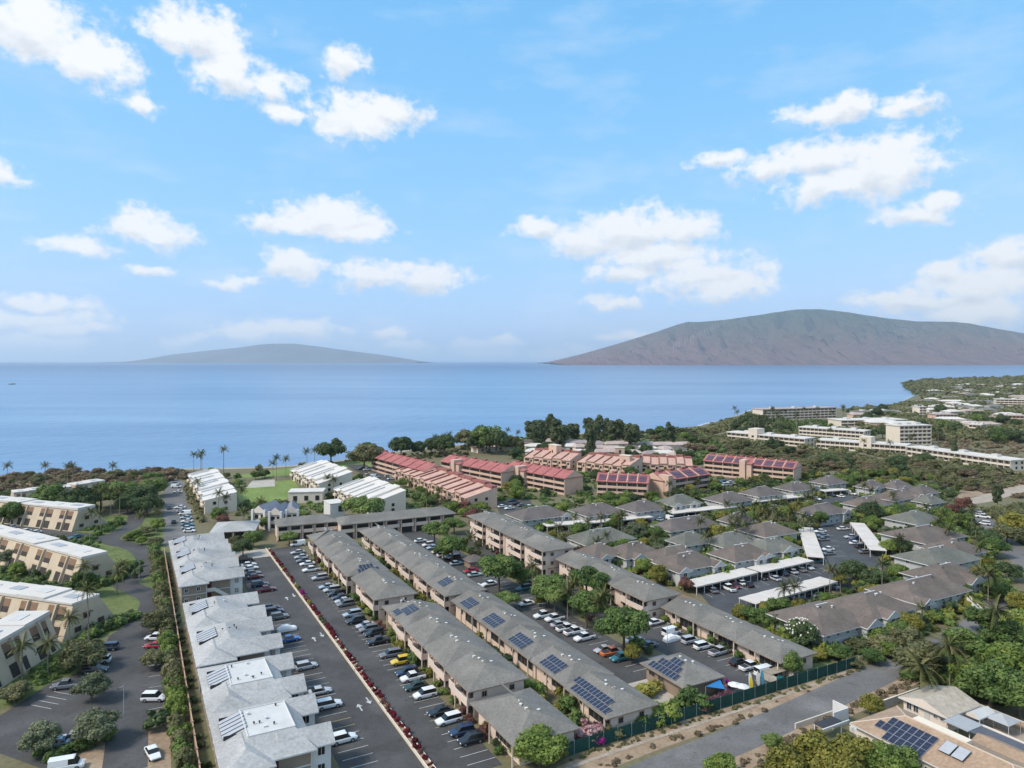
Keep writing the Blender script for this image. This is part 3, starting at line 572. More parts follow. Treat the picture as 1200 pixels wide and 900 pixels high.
# ------------------------------------------------------------------ pale grey town houses beside the first parking lot
def town_pair(label,a0,units,U=20.2,flat=()):
    t=thing('townhouse_block',label,'townhouse',G(a0,12.0),TH,'pale-roofed townhouse blocks'); tot=units*U; keep_obj(t,-1,18,-1,tot+1)
    ze=5.7; zr=7.9
    for k in range(units):
        y0=k*U; y1=y0+U
        part(MB().box(.7,13.4,y0+1.4,y1-.1,0,ze-.15),'wall',[m_taupe],t)
        r=MB()
        if k in flat:
            i0,i1,j0,j1=4.6,11.6,y0+5.6,y1-5.2; z1=7.35
            o=[(0,y0,ze),(14,y0,ze),(14,y1-.04,ze),(0,y1-.04,ze)]; q=[(i0,j0,z1),(i1,j0,z1),(i1,j1,z1),(i0,j1,z1)]
            for c in range(4): r.poly([o[c],o[(c+1)%4],q[(c+1)%4],q[c]],0)
            r.poly(q,3)
            for c in range(4): a,b=o[c],o[(c+1)%4]; r.poly([(a[0],a[1],ze-.22),(b[0],b[1],ze-.22),b,a],2)
            r.poly([(p[0],p[1],ze-.22) for p in o[::-1]],2)
            ro=part(r,'roof',[m_roofl,m_taupe,m_white,m_membrane],t)
            p=MB()
            for b in((i0-.15,i1+.15,j0-.15,j0),(i0-.15,i1+.15,j1,j1+.15),(i0-.15,i0,j0,j1),(i1,i1+.15,j0,j1)): p.box(*b,z1-.15,z1+.16)
            part(p,'parapet',[m_white],ro)
            for q_ in range(7): vent(ro,(rnd.uniform(5.4,11),rnd.uniform(j0+1,j1-1),z1),(2,0,2,2,1,2,0)[q_])
        else:
            r.roof(0,14,y0,y1-.04,ze,zr,5.6,5.2); ro=part(r,'roof',[m_roofl,m_taupe,m_white],t)
            for q_ in range(6): vent(ro,(rnd.uniform(5.5,9.5),y0+7+rnd.uniform(0,6),zr-.5),(2,0,2,2,1,2)[q_])
        # near wing on the hedge side and two gabled bays on the lot side
        part(MB().roof(-.03,7.6,y0-1.6,y0+8,ze-.06,ze+1.55,3.9,0),'wing_roof',[m_roofl,m_taupe,m_white],t)
        part(MB().box(.66,7.0,y0-.7,y0+1.4,0,ze-.3),'wall',[m_taupe],t)
        for g0 in (y0+1.2,y0+12.4):
            part(MB().roof(8.6,17.1,g0,g0+6.2,ze-.25,ze+1.75,0,0,axis='x',wall=1),'gable_roof',[m_roofl,m_white,m_white],t)
            part(MB().box(13.4,16.5,g0+.6,g0+5.6,0,ze-.4).box(13.4,16.52,g0+.57,g0+.75,0,ze-.4,1).box(13.4,16.52,g0+5.45,g0+5.63,0,ze-.4,1).box(16.5,16.56,g0+.75,g0+5.45,2.7,2.95,1),'bay',[m_taupe,m_white],t)
            for z in (.9,3.6):
                for q_ in(1.9,3.3,4.5): window(t,(16.5,g0+q_,z),math.pi/2,.95,1.5)
                window(t,(15,g0+.6,z),0,1.3,1.5)
            window(t,(17.0,g0+3.1,ze+.35),math.pi/2,.9,.6,m_dark)
        # collectors on the hedge-side slope
        fr=slope_frame(0,14,y0,y1,ze,zr,5.6,'l'); array(ro,fr,[(9.2+q_*1.25,3.2) for q_ in range(5)],1.05,3.9,'coll',.3)
        for q_ in (8.3,14.8): part(MB().box(1.25,5.2,y0+q_,y0+q_+.12,ze+.55,ze+1.2),'collector_rack',[m_dark],ro)
        # lot-side and hedge-side windows
        for yy in (y0+3,y0+8,y0+13,y0+17):
            for z in(.9,3.7): window(t,(.7,yy,z),-math.pi/2,1.0,1.3)
        for yy in(y0+9.3,y0+11): 
            for z in(.9,3.7): window(t,(13.4,yy,z),math.pi/2,1.0,1.3)
    # end wall facing the street: bands, corner boards, doors, stair
    e=MB()
    e.box(.62,7.04,-.76,-.7,2.75,2.95); e.box(7.0,13.45,1.34,1.4,2.75,2.95)
    for x in(.62,6.86): e.box(x,x+.18,-.78,-.7,0,ze-.3)
    for x in(13.27,): e.box(x,x+.18,1.32,1.4,0,ze-.3)
    part(e,'trim',[m_white],t)
    for x,z in((1.9,.8),(4.9,.9),(1.9,3.5),(4.9,3.6)): window(t,(x,-.7,z),0,1.0,1.2)
    for z in(.05,2.95): part(MB().box(7.4,8.4,1.33,1.42,z,z+2.1),'door',[m_door],t)
    s=MB(); s.box(6.9,9.2,.1,1.35,2.7,2.85); n=9
    for q_ in range(n): s.box(9.2+q_*.42,9.62+q_*.42,.1,1.3,2.55-q_*.29,2.7-q_*.29)
    s.box(6.9,9.2,.05,.13,2.85,3.75); s.poly([(9.2,.09,3.75),(13.0,.09,1.1),(13.0,.09,.1),(9.2,.09,2.6)]); s.poly([(9.2,.05,2.6),(13.0,.05,.1),(13.0,.05,1.1),(9.2,.05,3.75)])
    part(s,'stair',[m_white],t)
    return t
town_pair('pale-roofed townhouse block with two white flat roof decks beside the parking lot',112.4,2,20.2,(0,1))
town_pair('pale-roofed townhouse pair between the covered car and the tan wall',155.6,2,20.2)
town_pair('three-unit pale-roofed townhouse block with a white outside stair',212.2,3,18)
cr=cross_row('pale-roofed townhouse at the far end of the tan wall',P(246,637)[:2],P(300,634)[:2],16,4,1,1.4,'pale-roofed townhouse blocks'); cr.name='townhouse'
for c in cr.children:
    if c.name.startswith('roof'): c.data.materials[0]=m_roofl
    if c.name.startswith('wall'): c.data.materials[0]=m_taupe
# tan wall: panels between posts
w=thing('boundary_wall','long tan panel fence between hedge and pale townhouses','fence',G(104,9.9),TH)
pm=MB().box(0,.12,0,4.86,0,1.75).box(-.03,.15,0,4.86,1.75,1.85).mesh('fence_panel',[m_fence]); pm2=MB().box(-.1,.22,-.12,.12,0,2.05).mesh('post',[m_fence])
for i in range(34): put(pm,'fence_panel',w,(0.035*i*.9,i*5+.12,0)); put(pm2,'post',w,(.035*i*.9,i*5,0))
# low white kerb wall under the flower hedge
for i,(a0,a1) in enumerate(((104,150),(150.3,196),(196.3,262))):
    o=thing('planter_wall',('white kerb planter under the red flowers, at the street end','white kerb planter under the red flowers, middle length','white kerb planter under the red flowers, by the concrete apron')[i],'planter',G(a0,42.5),TH); L_=a1-a0
    part(MB().box(0,.22,0,L_,0,.55),'kerb',[m_cream],o); part(MB().box(1.15,1.35,0,L_,0,.4),'kerb',[m_cream],o); part(MB().box(.22,1.15,0,L_,0,.3),'soil',[m_dirt],o)
# ------------------------------------------------------------------ green mesh fence along the dirt road
m_green=mat('green_mesh',(.010,.055,.046),.8,.25,.5)
w=thing('mesh_fence','dark green windscreen mesh fence along the dirt road','fence',G(101,60),TH)
pm=MB().box(0,2.9,-.03,.03,.1,2.35).mesh('fence_panel',[m_green]); pm2=MB().tube([(0,0,0),(0,0,2.5)],[.05,.05],6).mesh('post',[m_metal])
for i in range(26): put(pm,'fence_panel',w,(i*3+.05,0,0)); put(pm2,'post',w,(i*3,0,0))
w=thing('chain_fence','bare wire fence continuing beyond the green mesh fence','fence',G(101,139),TH)
for i in range(5): put(pm2,'post',w,(i*2.6,0,0))
for z in(.9,2.2): part(MB().box(.05,10.3,-.03,.03,z,z+.06),'rail',[m_metal],w)
w=thing('garden_fence','brown wooden fence between carport lot and grey-roofed row','fence',G(122,134.6),TH)
pm=MB().box(-.05,.05,0,2.4,0,1.8).mesh('fence_panel',[m_brown])
for i in range(14): put(pm,'fence_panel',w,(0,i*2.45,0))
# ------------------------------------------------------------------ helper: a building by the foot of its front, left to right
def front(name,label,cat,A,B,W,group=None,pad=1):
    A=P(*A) if len(A)==2 else Vector(A); B=P(*B) if len(B)==2 else Vector(B); d=B-A; t=thing(name,label,cat,A,math.atan2(d.y,d.x),group); keep_obj(t,-pad,d.length+pad,-pad,W+pad); return t,d.length
_fb={}
def floor_bays(t,Ln,st,n,fl,wm,depth=1.3,tower=None,z0=0,par=1.0):
    u=Ln/n
    k=(round(u,1),wm.name,depth,par)
    if k not in _fb:
        a=MB().box(.12,u-.12,-depth,-depth+.15,-.2,par).box(.12,u-.12,-depth+.15,0,-.2,-.04).mesh('balcony',[wm]); b=MB().box(.25,u-.25,-.08,.02,.05,fl-.6).box(u/2-.06,u/2+.06,-.12,-.08,.05,fl-.6,1).mesh('sliding_door',[mat('shaded_recess',(.12,.10,.09),.5,.3,.2),wm]); _fb[k]=(a,b)  # door panels: shade of the balcony recess put into their colour
    a,b=_fb[k]
    for s in range(st):
        for i in range(n):
            if tower and tower[0]<(i+.5)*u<tower[1]: continue
            put(a,'balcony',t,(i*u,0,z0+s*fl)); put(b,'sliding_door',t,(i*u,0,z0+s*fl))
    for i in range(n+1):
        x=min(max(i*u,.15),Ln-.15); part(MB().box(x-.14,x+.14,-depth+.02,0,z0-.2 if z0 else 0,z0+st*fl),'party_wall',[wm],t)
# red-roofed condominium slabs with balconies
_pv={}
def PVM(u):
    k=round(u,1)
    if k not in _pv: _pv[k]=MB().box(-u*.36,u*.36,-1.1,1.1,0,.06).mesh('solar_panel',[mat('purple_solar',(.105,.06,.085),.35,.25,.4)])
    return _pv[k]
def red_condo(label,A,B,W=13,n=6,st=3,tower=None,solar=False,rise=3.2):
    t,Ln=front('condominium',label,'condominium',A,B,W,'red-roofed condominiums'); fl=2.65; ze=st*fl+.3
    part(MB().box(0,Ln,0,W-.4,0,ze-.25),'wall',[m_tan],t)
    rf_=part(MB().roof(-.5,Ln+.5,-1.9,W,ze,ze+rise,0,0,axis='x'),'roof',[m_red,m_tan,m_reddk],t)
    tw=None
    if tower is not None:
        x=Ln*tower; tw=(x-2,x+5); part(MB().box(x-1.8,x+1.4,-4.2,2,0,ze+2.6),'stair_tower',[m_tan],t); part(MB().box(x+1.8,x+4.6,-3.2,0,0,ze+.6),'stair_tower',[m_tan],t); part(MB().roof(x+1.5,x+4.9,-3.6,.5,ze+.62,ze+1.5,0,0,axis='x'),'tower_roof',[m_red,m_tan,m_reddk],t)
    floor_bays(t,Ln,st,n,fl,m_tan,1.5,tw)
    u=Ln/n; mid=(W-1.9)/2; sl=rise/((W+1.9)/2)
    fin=MB().loft([[(-.18,-1.95,ze-.1),(.18,-1.95,ze-.1),(.18,-1.95,ze+.35),(-.18,-1.95,ze+.35)],[(-.18,mid,ze+rise-.2),(.18,mid,ze+rise-.2),(.18,mid,ze+rise+.35),(-.18,mid,ze+rise+.35)]]).mesh('roof_fin',[m_red if not solar else m_tan])
    for i in range(1,n): put(fin,'roof_fin',rf_,(i*u,0,0))
    for i in range(n): 
        part(MB().box(i*u+u*.35,i*u+u*.65,mid-.6,mid+.9,ze+rise-.4,ze+rise+.75),'skylight',[m_reddk],rf_)
        if solar and not(tw and tw[0]<(i+.5)*u<tw[1]):
            ang=math.atan(sl)
            for q in range(2):
                c=(i*u+u/2,-1.9+1.9+q*2.3,ze+(1.9+q*2.3)*sl+.14); put(PVM(u),'solar_panel',rf_,c,(ang,0,0))
    return t
red_condo('red-roofed condominium standing behind the striped terracotta row, nearest the sea',(438,551),(500,570),13,7)
red_condo('red-roofed condominium wing with a gable end behind the striped terracotta row',(519,557),(590,572),13,6,3,.28)
red_condo('red-roofed condominium with twin stair towers above the small car park',(594,566),(664,580),12,6,3,.28)
red_condo('condominium wing with purplish solar roof left of the tall stair tower',(700,583),(759,586),12,5,3,None,True)
red_condo('condominium wing with purplish solar roof right of the tall stair tower',(775,583),(829,574),12,4,3,.06,True)
red_condo('long red-and-purple-roofed condominium facing the scrubland',(826,556),(931,567),12,9,3,.47,True)
# striped terraces with sloping roofs and raised ribs
def ribbed(name,label,cat,A,B,W,n,h0,h1,roofm,ribm,wm,group,dormer=True):
    t,Ln=front(name,label,cat,A,B,W,group)
    sl=(h1-h0)/W; u=Ln/n; o=.5
    for i in range(n):
        dz=(.55 if i%2 else 0)+.15*((i*7)%3); dy=(.9 if i%2 else 0); x0,x1=i*u,(i+1)*u
        part(MB().loft([[(x0,dy,0),(x0,W,0),(x0,W,h1+dz),(x0,dy,h0+dz+dy*sl)],[(x1,dy,0),(x1,W,0),(x1,W,h1+dz),(x1,dy,h0+dz+dy*sl)]]),'wall',[wm],t)
        za=h0+dz+(dy-o)*sl; ro=part(MB().loft([[(x0+.02,dy-o,za+.03),(x0+.02,W+.2,h1+dz+.08),(x0+.02,W+.2,h1+dz+.3),(x0+.02,dy-o,za+.27)],[(x1-.02,dy-o,za+.03),(x1-.02,W+.2,h1+dz+.08),(x1-.02,W+.2,h1+dz+.3),(x1-.02,dy-o,za+.27)]]),'roof',[roofm],t)
        q=W*.72; part(MB().loft([[(x0+.05,dy-o,za+.25),(x0+.45,dy-o,za+.25),(x0+.45,dy-o,za+.85),(x0+.05,dy-o,za+.85)],[(x0+.05,q,h0+dz+q*sl+.2),(x0+.45,q,h0+dz+q*sl+.2),(x0+.45,q,h0+dz+q*sl+1.0),(x0+.05,q,h0+dz+q*sl+1.0)]]),'roof_rib',[ribm],ro)
        if dormer: part(MB().box(x0+.5,x1-.1,W-2.6,W+.25,h1+dz-.3,h1+dz+.85),'clerestory',[ribm],ro)
        dark_front=MB().box(x0+u*.12,x0+u*.6,dy-.05,dy+.02,.2,2.3); part(dark_front,'lanai',[m_shade],t)  # flat dark panels: shade of a recessed lanai put into the colour
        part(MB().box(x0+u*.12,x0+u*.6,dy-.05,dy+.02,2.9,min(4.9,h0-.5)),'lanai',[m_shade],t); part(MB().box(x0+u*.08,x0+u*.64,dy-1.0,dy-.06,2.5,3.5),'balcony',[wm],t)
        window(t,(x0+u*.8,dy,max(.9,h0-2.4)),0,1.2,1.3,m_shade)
    for y in (W*.3,W*.65): 
        window(t,(Ln,y,1.0),math.pi/2,1.4,1.5,m_shade); window(t,(Ln,y,h0-1.6),math.pi/2,1.3,1.3,m_shade)
    return t
RG='striped terracotta terraces'
ribbed('terrace','long striped terracotta terrace stepping down beside the car park','terrace',(463,563),(547,599),15,13,5.5,9,m_rtan,m_reddk,m_tan,RG)
ribbed('terrace','striped terracotta terrace with pale side tower behind the green trees','terrace',(614,546),(668,551),15,5,5.5,9,m_rtan,m_reddk,m_tan,RG)
ribbed('terrace','striped terracotta terrace beside the tall dark conifer','terrace',(676,552),(738,559),15,6,5.5,9,m_rtan,m_reddk,m_tan,RG)
ribbed('terrace','striped terracotta terrace behind the purple solar roof','terrace',(742,554),(812,556),14,7,5,8,m_rtan,m_reddk,m_tan,RG)
for (A,B,h,l) in (((643,545),(652,547),13,'tan stair tower rising behind the striped terrace'),((726,556),(738,557),11,'tan stair tower beside the striped terrace and conifer'),((721,541),(732,541),9,'tan stair tower in front of the faded pink roofs')):
    t,Ln=front('stair_tower',l,'tower',A,B,4); part(MB().box(0,Ln,0,4,0,h),'shaft',[m_tan],t); part(MB().box(-.2,Ln+.2,-.2,4.2,h,h+.3),'coping',[m_cream],t); window(t,(Ln/2,0,h*.6),0,1.2,2.2,m_shade)
WG='white ribbed roof condominiums'
ribbed('condominium','white condominium with ribbed sloping roof beside the lawn','condominium',(341,562),(374,579),17,7,5,9.5,m_roofw,m_white,m_cream,WG,False)
ribbed('condominium','white condominium with ribbed sloping roof behind the umbrella-shaped tree','condominium',(392,586),(432,606),17,7,5,9.5,m_roofw,m_white,m_cream,WG,False)
ribbed('condominium','stepped white terrace beside the lane of parked cars','condominium',(221,569),(240,603),13,9,5.5,8,mat('dusty_white_roof',(.60,.57,.53),.9,.1,.3),m_white,m_cream,WG,False)
t,Ln=front('white_annex','white-walled annex in front of the ribbed roof condominium','building',(338,590),(378,589),9); part(MB().box(0,Ln,0,9,0,5),'wall',[m_cream],t); part(MB().box(-.3,Ln+.3,-.3,9.3,5,5.3),'roof',[m_roofw],t)
for x in(3,8,13): window(t,(x,0,1.2),0,1.8,2.2,m_shade)
t,Ln=front('white_annex','plain white end wall block beside the grey crosswise roofs','building',(387,611),(404,609),9); part(MB().box(0,Ln,0,9,0,7),'wall',[m_white],t); part(MB().box(-.2,Ln+.2,-.2,9.2,7,7.25),'roof',[m_roofw],t); window(t,(4.5,0,3.6),0,2.2,2.4,m_shade)
for i,(A,B) in enumerate((((296,619),(312,620)),((315,622),(331,622)),((334,620),(350,619)))):
    t,Ln=front('gabled_cottage',('cream gabled unit with solar roof, next to the pale townhouse','cream gabled unit with solar roof, middle of three','cream gabled unit with solar roof, next to the dark crosswise roof')[i],'cottage',A,B,11,'cream gabled units')
    part(MB().box(0,Ln,0,11,0,6.5),'wall',[m_cream],t); part(MB().roof(-.3,Ln+.3,-.6,11.5,6.5,9.2,0,0),'roof',[mat('slate_blue_roof',(.20,.21,.25),.7,.15,.4),m_cream,m_white],t)
    for z in(1,3.9): 
        for x in(Ln*.3,Ln*.72): window(t,(x,0,z),0,1.4,1.6,m_shade)
    for q in(-.02,Ln-.8): part(MB().box(q,q+.8,-1,0,0,7.6),'fin_wall',[m_white],t)
# ------------------------------------------------------------------ beige condominiums with battered walls
def battered(label,A,B,W=14,n=6,h=7.8,steps=1):
    A=P(*A,h); B=P(*B,h); A.z=B.z=0; d=B-A; Ln=d.length
    t=thing('battered_condominium',label,'condominium',A,math.atan2(d.y,d.x),'beige condominiums with sloping walls'); bt=2.9; keep_obj(t,-1,Ln+1,-bt-1,W+5)
    part(MB().loft([[(0,-bt,0),(0,W+5.5,0),(0,W,h),(0,0,h)],[(Ln,-bt,0),(Ln,W+5.5,0),(Ln,W,h),(Ln,0,h)]]),'wall',[m_beige],t)
    u=Ln/n; sl=bt/h
    for i in range(n):
        dz=(i%3)*.22
        part(MB().box(i*u+.02,(i+1)*u-.02,-.35,W+.3,h+.02,h+.45+dz),'roof',[m_roofw],t)
        part(MB().box(i*u+u*.3,i*u+u*.7,W*.35,W*.7,h+.45+dz,h+.6+dz),'roof_hatch',[m_metal if i%2 else m_membrane],t)
        f=lambda z:-bt+z*sl
        for s,(c,wd) in enumerate(((.31,u*.26),(.67,u*.26))):
            x=i*u+u*c
            for z0,z1,mm_,nm in ((.3,2.9,m_shade,'lanai'),(3.2,4.2,m_beige,'balcony_front'),(4.25,5.5,m_shade,'window'),(5.55,7.2,m_wood,'louvre')):  # lanai and window strips: shade of the openings put into the colour
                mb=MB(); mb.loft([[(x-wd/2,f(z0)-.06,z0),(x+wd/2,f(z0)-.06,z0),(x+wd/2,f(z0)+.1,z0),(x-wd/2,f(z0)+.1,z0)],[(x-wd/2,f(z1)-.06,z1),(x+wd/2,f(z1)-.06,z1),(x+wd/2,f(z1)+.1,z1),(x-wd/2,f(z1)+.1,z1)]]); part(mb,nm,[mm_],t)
        x=i*u+u*.49; w_=.22; part(MB().loft([[(x-w_,-bt-.8,0),(x+w_,-bt-.8,0),(x+w_,-bt+.2,0),(x-w_,-bt+.2,0)],[(x-w_,-.75,h-.15),(x+w_,-.75,h-.15),(x+w_,.3,h-.15),(x-w_,.3,h-.15)]]),'buttress',[m_beige],t)
    for y,z in ((3.6,3.6),(7.6,1.2),(1.2,1.0)): window(t,(Ln,y,z),math.pi/2,1.8,1.3,m_wood,m_shade)
    part(MB().box(Ln,Ln+1.0,2.6,4.6,4.95,5.2),'window_hood',[m_wood],t)
    return t
battered('beige slope-walled condominium at the corner of the hedged car park',(-45,778),(57,720),7,3)
battered('beige slope-walled condominium beside the tall palm and car park drive',(-40,691),(86,709),7,4)
battered('beige slope-walled condominium along the curving drive',(-30,620),(97,655),7,5)
battered('beige slope-walled condominium behind the small row of parked cars',(-40,584),(92,598),7,6)
battered('farthest beige slope-walled condominium with white roof near the seaside scrub',(16,578),(84,571),7,4)
battered('short white-roofed condominium among the trees by the lane',(88,569),(123,564),7,2)
# ------------------------------------------------------------------ hotels and apartment blocks towards the headland
def hotel(label,A,B,W,st,n,wm=None,rf=None,fl=3.0,tower=None,group='white resort blocks'):
    wm=wm or m_cream; rf=rf or m_roofw
    t,Ln=front('hotel',label,'hotel',A,B,W,group); h=st*fl
    part(MB().box(0,Ln,0,W,0,h),'wall',[wm],t); part(MB().box(-.6,Ln+.6,-1.7,W+.6,h+.03,h+.7),'roof',[rf],t)
    floor_bays(t,Ln,st,n,fl,wm,1.5)
    for i in range(3): x=Ln*(.2+.3*i); part(MB().box(x-2,x+2,W*.4,W*.7,h+.7,h+2.2),'plant_room',[m_paleg],t)
    if tower is not None:
        x=Ln*tower; part(MB().box(x-4,x+4,-2.2,W*.6,0,h+5),'lift_tower',[wm],t)
        for s in range(st): window(t,(x,-2.2,s*fl+1),0,2,1.6,m_shade)
    for s in range(st):
        for y in (W*.3,W*.7): window(t,(Ln,y,s*fl+.9),math.pi/2,1.6,1.5,m_shade)
    return t
hotel('four-storey pale seafront hotel ringed by palms',(893,493),(979,490),16,4,18,m_cream,m_roofpink)
hotel('low white hotel wing with square lift tower behind the scrub',(853,515),(944,524),14,2,16,m_cream,tower=.36)
hotel('three-storey white hotel block behind the low white wing',(937,513),(1013,519),13,3,16)
hotel('long low white hotel wing with lift tower, beside the white high block',(957,525),(1062,533),14,2,18,tower=.57)
hotel('white square apartment block, tallest in the resort strip',(1053,522),(1090,521),14,5,7)
hotel('long low white-roofed building at the edge of the dry scrub',(1064,534),(1186,552),12,2,18)
hotel('flat white-roofed building behind the three-storey hotel',(985,500),(1062,499),22,2,10)
hotel('grey-roofed shorefront building near the bay',(1010,489),(1052,488),20,2,6,m_paleg,m_roof)
hotel('pale narrow slab among trees above the bay',(1077,489),(1085,489),14,4,2)
hotel('pale stepped apartment block inland of the bay',(1088,485),(1118,486),16,3,8)
hotel('tan apartment block with arched bays inland of the bay',(1096,496),(1121,496),14,3,6,m_tan,m_roofpink)
hotel('white apartment slab standing above the headland trees',(1167,478),(1212,479),16,4,9)
hotel('tan apartment block below the white headland slab',(1168,497),(1204,498),14,3,8,m_tan,m_roofpink)
hotel('small white blocky building beside the dry field',(1136,505),(1150,506),10,2,3)
# faded pink-roofed cottages by the ironwood trees and the far town
RN={'faded_pink_roof':'faded pink','white_flat_roof':'white','plum_shingle':'plum','grey_shingle':'grey','mauve_roof':'mauve'}; WN={'cream_wall':'cream','pale_grey_siding':'pale grey','tan_stucco':'tan'}
def cottage(name,label,group,u,v,L_,W_,hh,rf,wm,rz,rise=1.8):
    label=label.format(r=RN[rf.name],w=WN[wm.name],s='two-storey' if hh>5 else 'low')
    p=P(u,v,hh); t=thing(name,label,'house',(p.x,p.y,0),rz,group); keep_obj(t,-L_/2-1,L_/2+1,-W_/2-1,W_/2+1)
    part(MB().box(-L_/2+.5,L_/2-.5,-W_/2+.5,W_/2-.5,0,hh-.15),'wall',[wm],t); part(MB().roof(-L_/2,L_/2,-W_/2,W_/2,hh,hh+rise,W_*.4,W_*.4,axis='x'),'roof',[rf,wm,wm],t)
    for x in (-L_*.3,0,L_*.3): window(t,(x,-W_/2+.5,1.0),0,1.6,1.4,m_shade)
    return t
for i in range(30):
    u=626+(i%10)*19+rnd.uniform(-5,5); v=517+(i//10)*5.2+(i%10)*.35+rnd.uniform(-1,1)
    cottage('cottage','{r}-roofed cottage in the cluster below the ironwood trees','cottages below the ironwood trees',u,v,rnd.uniform(11,19),rnd.uniform(8,11),3.6,rnd.choice([m_roofpink,m_roofpink,m_roofp,m_roofw,mat('mauve_roof',(.30,.25,.25),.9,.15,.2)]),m_cream,rnd.uniform(-.2,.5))
t,Ln=front('long_tan_roof','long tan flat-roofed building by the shore trees','building',(560,531),(604,527),9); part(MB().box(0,Ln,0,9,0,3.2),'wall',[m_cream],t); part(MB().box(-.4,Ln+.4,-.4,9.4,3.2,3.6),'roof',[m_rtan],t); [window(t,(x,0,1),0,1.6,1.4,m_shade) for x in(4,10,16,20)]
for i in range(110):
    v=450+rnd.random()**1.2*52; u=rnd.uniform(1080+max(0,(470-v))*1.2,1215)
    if v>478: u=rnd.uniform(1000,1215)
    p=P(u,v)
    if not free(p.x,p.y,9): continue
    s_=rnd.uniform(.8,1.5)
    cottage('town_house','{s} {r}-roofed {w} far town house half hidden in the headland trees','far town houses',u,v,rnd.uniform(14,26)*s_,rnd.uniform(10,14)*s_,rnd.choice([3.5,6,6]),rnd.choice([m_roofpink,m_roofw,m_roofw,m_roof,m_roofw]),rnd.choice([m_cream,m_cream,m_paleg,m_tan]),rnd.uniform(-.3,.5),2)
# ------------------------------------------------------------------ hip-roofed houses of the garden estate
HOUSES=[]
def house(u,v,L_,W_,rf,label,rz=None,gab=(),wm=None,ze=4.3,rise=3.2,axis='x',stair=False):
    """u,v: photo pixel of the middle of the roof. gab: (x, side, width, depth) white-edged gables"""
    rz=TH if rz is None else rz; p=P(u,v,ze+rise*.55)+Vector((0,W_*.27,0)); wm=wm or m_bluegrey
    t=thing('hip_roof_house',label,'house',(p.x,p.y,0),rz,'hip-roofed houses of the garden estate'); L_*=1.03; W_*=1.05; x0,x1,y0,y1=-L_/2,L_/2,-W_/2,W_/2; keep_obj(t,x0,x1,y0,y1); HOUSES.append((t,x0,x1,y0,y1))
    part(MB().box(x0+.9,x1-.9,y0+.9,y1-.9,0,ze-.2),'wall',[wm],t)
    ro=part(MB().roof(x0,x1,y0,y1,ze,ze+rise,W_*.46,W_*.46,.25,'x',fas=2),'roof',[rf,m_white,m_white],t)
    part(MB().box(x0+.84,x1-.84,y0+.84,y0+.9,2.15,2.32),'belly_band',[m_white],t)
    for s in (0,1):
        for x in np.arange(x0+2.6,x1-2,3.3): window(t,(float(x),y0+.9,s*2.25+.7),0,1.2,1.2)
        for y in (y0+W_*.33,y0+W_*.67): window(t,(x1-.9,y,s*2.25+.7),math.pi/2,1.2,1.2); window(t,(x0+.9,y,s*2.25+.7),-math.pi/2,1.2,1.2)
    for x in (x0+.85,x1-1.05): part(MB().box(x,x+.2,y0+.8,y0+.9,0,ze-.25),'corner_board',[m_white],t)
    for (gx,side,gw,gd) in gab:
        c=gx*L_/2
        if side=='f': ya,yb=y0-gd,y0+W_*.42; part(MB().roof(c-gw/2,c+gw/2,ya,yb,ze-.03,ze+gw*.27,0,0),'gable_roof',[rf,wm,m_white],t); part(MB().box(c-gw/2+.5,c+gw/2-.5,ya+.45,y0+.9,0,ze-.3),'gable_wing',[wm],t); window(t,(c,ya+.45,2.7),0,1.6,1.4,m_white,m_shade); window(t,(c,ya+.45,.6),0,1.6,1.6,m_white,m_shade)
        else:
            sg=1 if side=='r' else -1; xa=(x1+gd) if sg>0 else (x0-gd); xb=(x1-L_*.35) if sg>0 else (x0+L_*.35); cy=0
            part(MB().roof(min(xa,xb),max(xa,xb),cy-gw/2,cy+gw/2,ze-.03,ze+gw*.27,0,0,axis='x'),'gable_roof',[rf,wm,m_white],t); a_,b_=sorted((xa-.45*sg,(x1-.9) if sg>0 else (x0+.9))); part(MB().box(a_,b_,cy-gw/2+.5,cy+gw/2-.5,0,ze-.3),'gable_wing',[wm],t); window(t,(xa-.45*sg,cy,2.7),sg*math.pi/2,1.6,1.4,m_white,m_shade)
        # white barge boards
        s_=gw*.27/(gw/2)
        for e in(-1,1):
            if side=='f': mb=MB().loft([[(c,y0-gd-.08,ze+gw*.27-.12),(c,y0-gd+.02,ze+gw*.27-.12),(c,y0-gd+.02,ze+gw*.27+.12),(c,y0-gd-.08,ze+gw*.27+.12)],[(c+e*gw/2,y0-gd-.08,ze-.2),(c+e*gw/2,y0-gd+.02,ze-.2),(c+e*gw/2,y0-gd+.02,ze+.06),(c+e*gw/2,y0-gd-.08,ze+.06)]]); part(mb,'barge_board',[m_white],t)
    if stair:
        s=MB(); n=9
        for q in range(n): s.box(stair-.6,stair+.6,y0-1.5-q*.36,y0-1.14-q*.36,2.5-q*.28,2.65-q*.28)
        part(s,'stair',[m_white],t)
        for e in(-.62,.62): part(MB().loft([[(stair+e-.05,y0-1.1,2.5),(stair+e+.05,y0-1.1,2.5),(stair+e+.05,y0-1.1,3.6),(stair+e-.05,y0-1.1,3.6)],[(stair+e-.05,y0-4.8,.1),(stair+e+.05,y0-4.8,.1),(stair+e+.05,y0-4.8,1.0),(stair+e-.05,y0-4.8,1.0)]]),'stair_rail',[m_white],t)
    part(MB().box(x0+W_*.46,x1-W_*.46,-.16,.16,ze+rise-.06,ze+rise+.06),'ridge_cap',[m_paleg],ro)
    for q in range(3): vent(ro,(rnd.uniform(x0*.4,x1*.4),rnd.choice([-1,1])*rnd.uniform(.5,1.8),ze+rise-.5),rnd.choice([0,1,2]))
    return t
S='house of the garden estate'
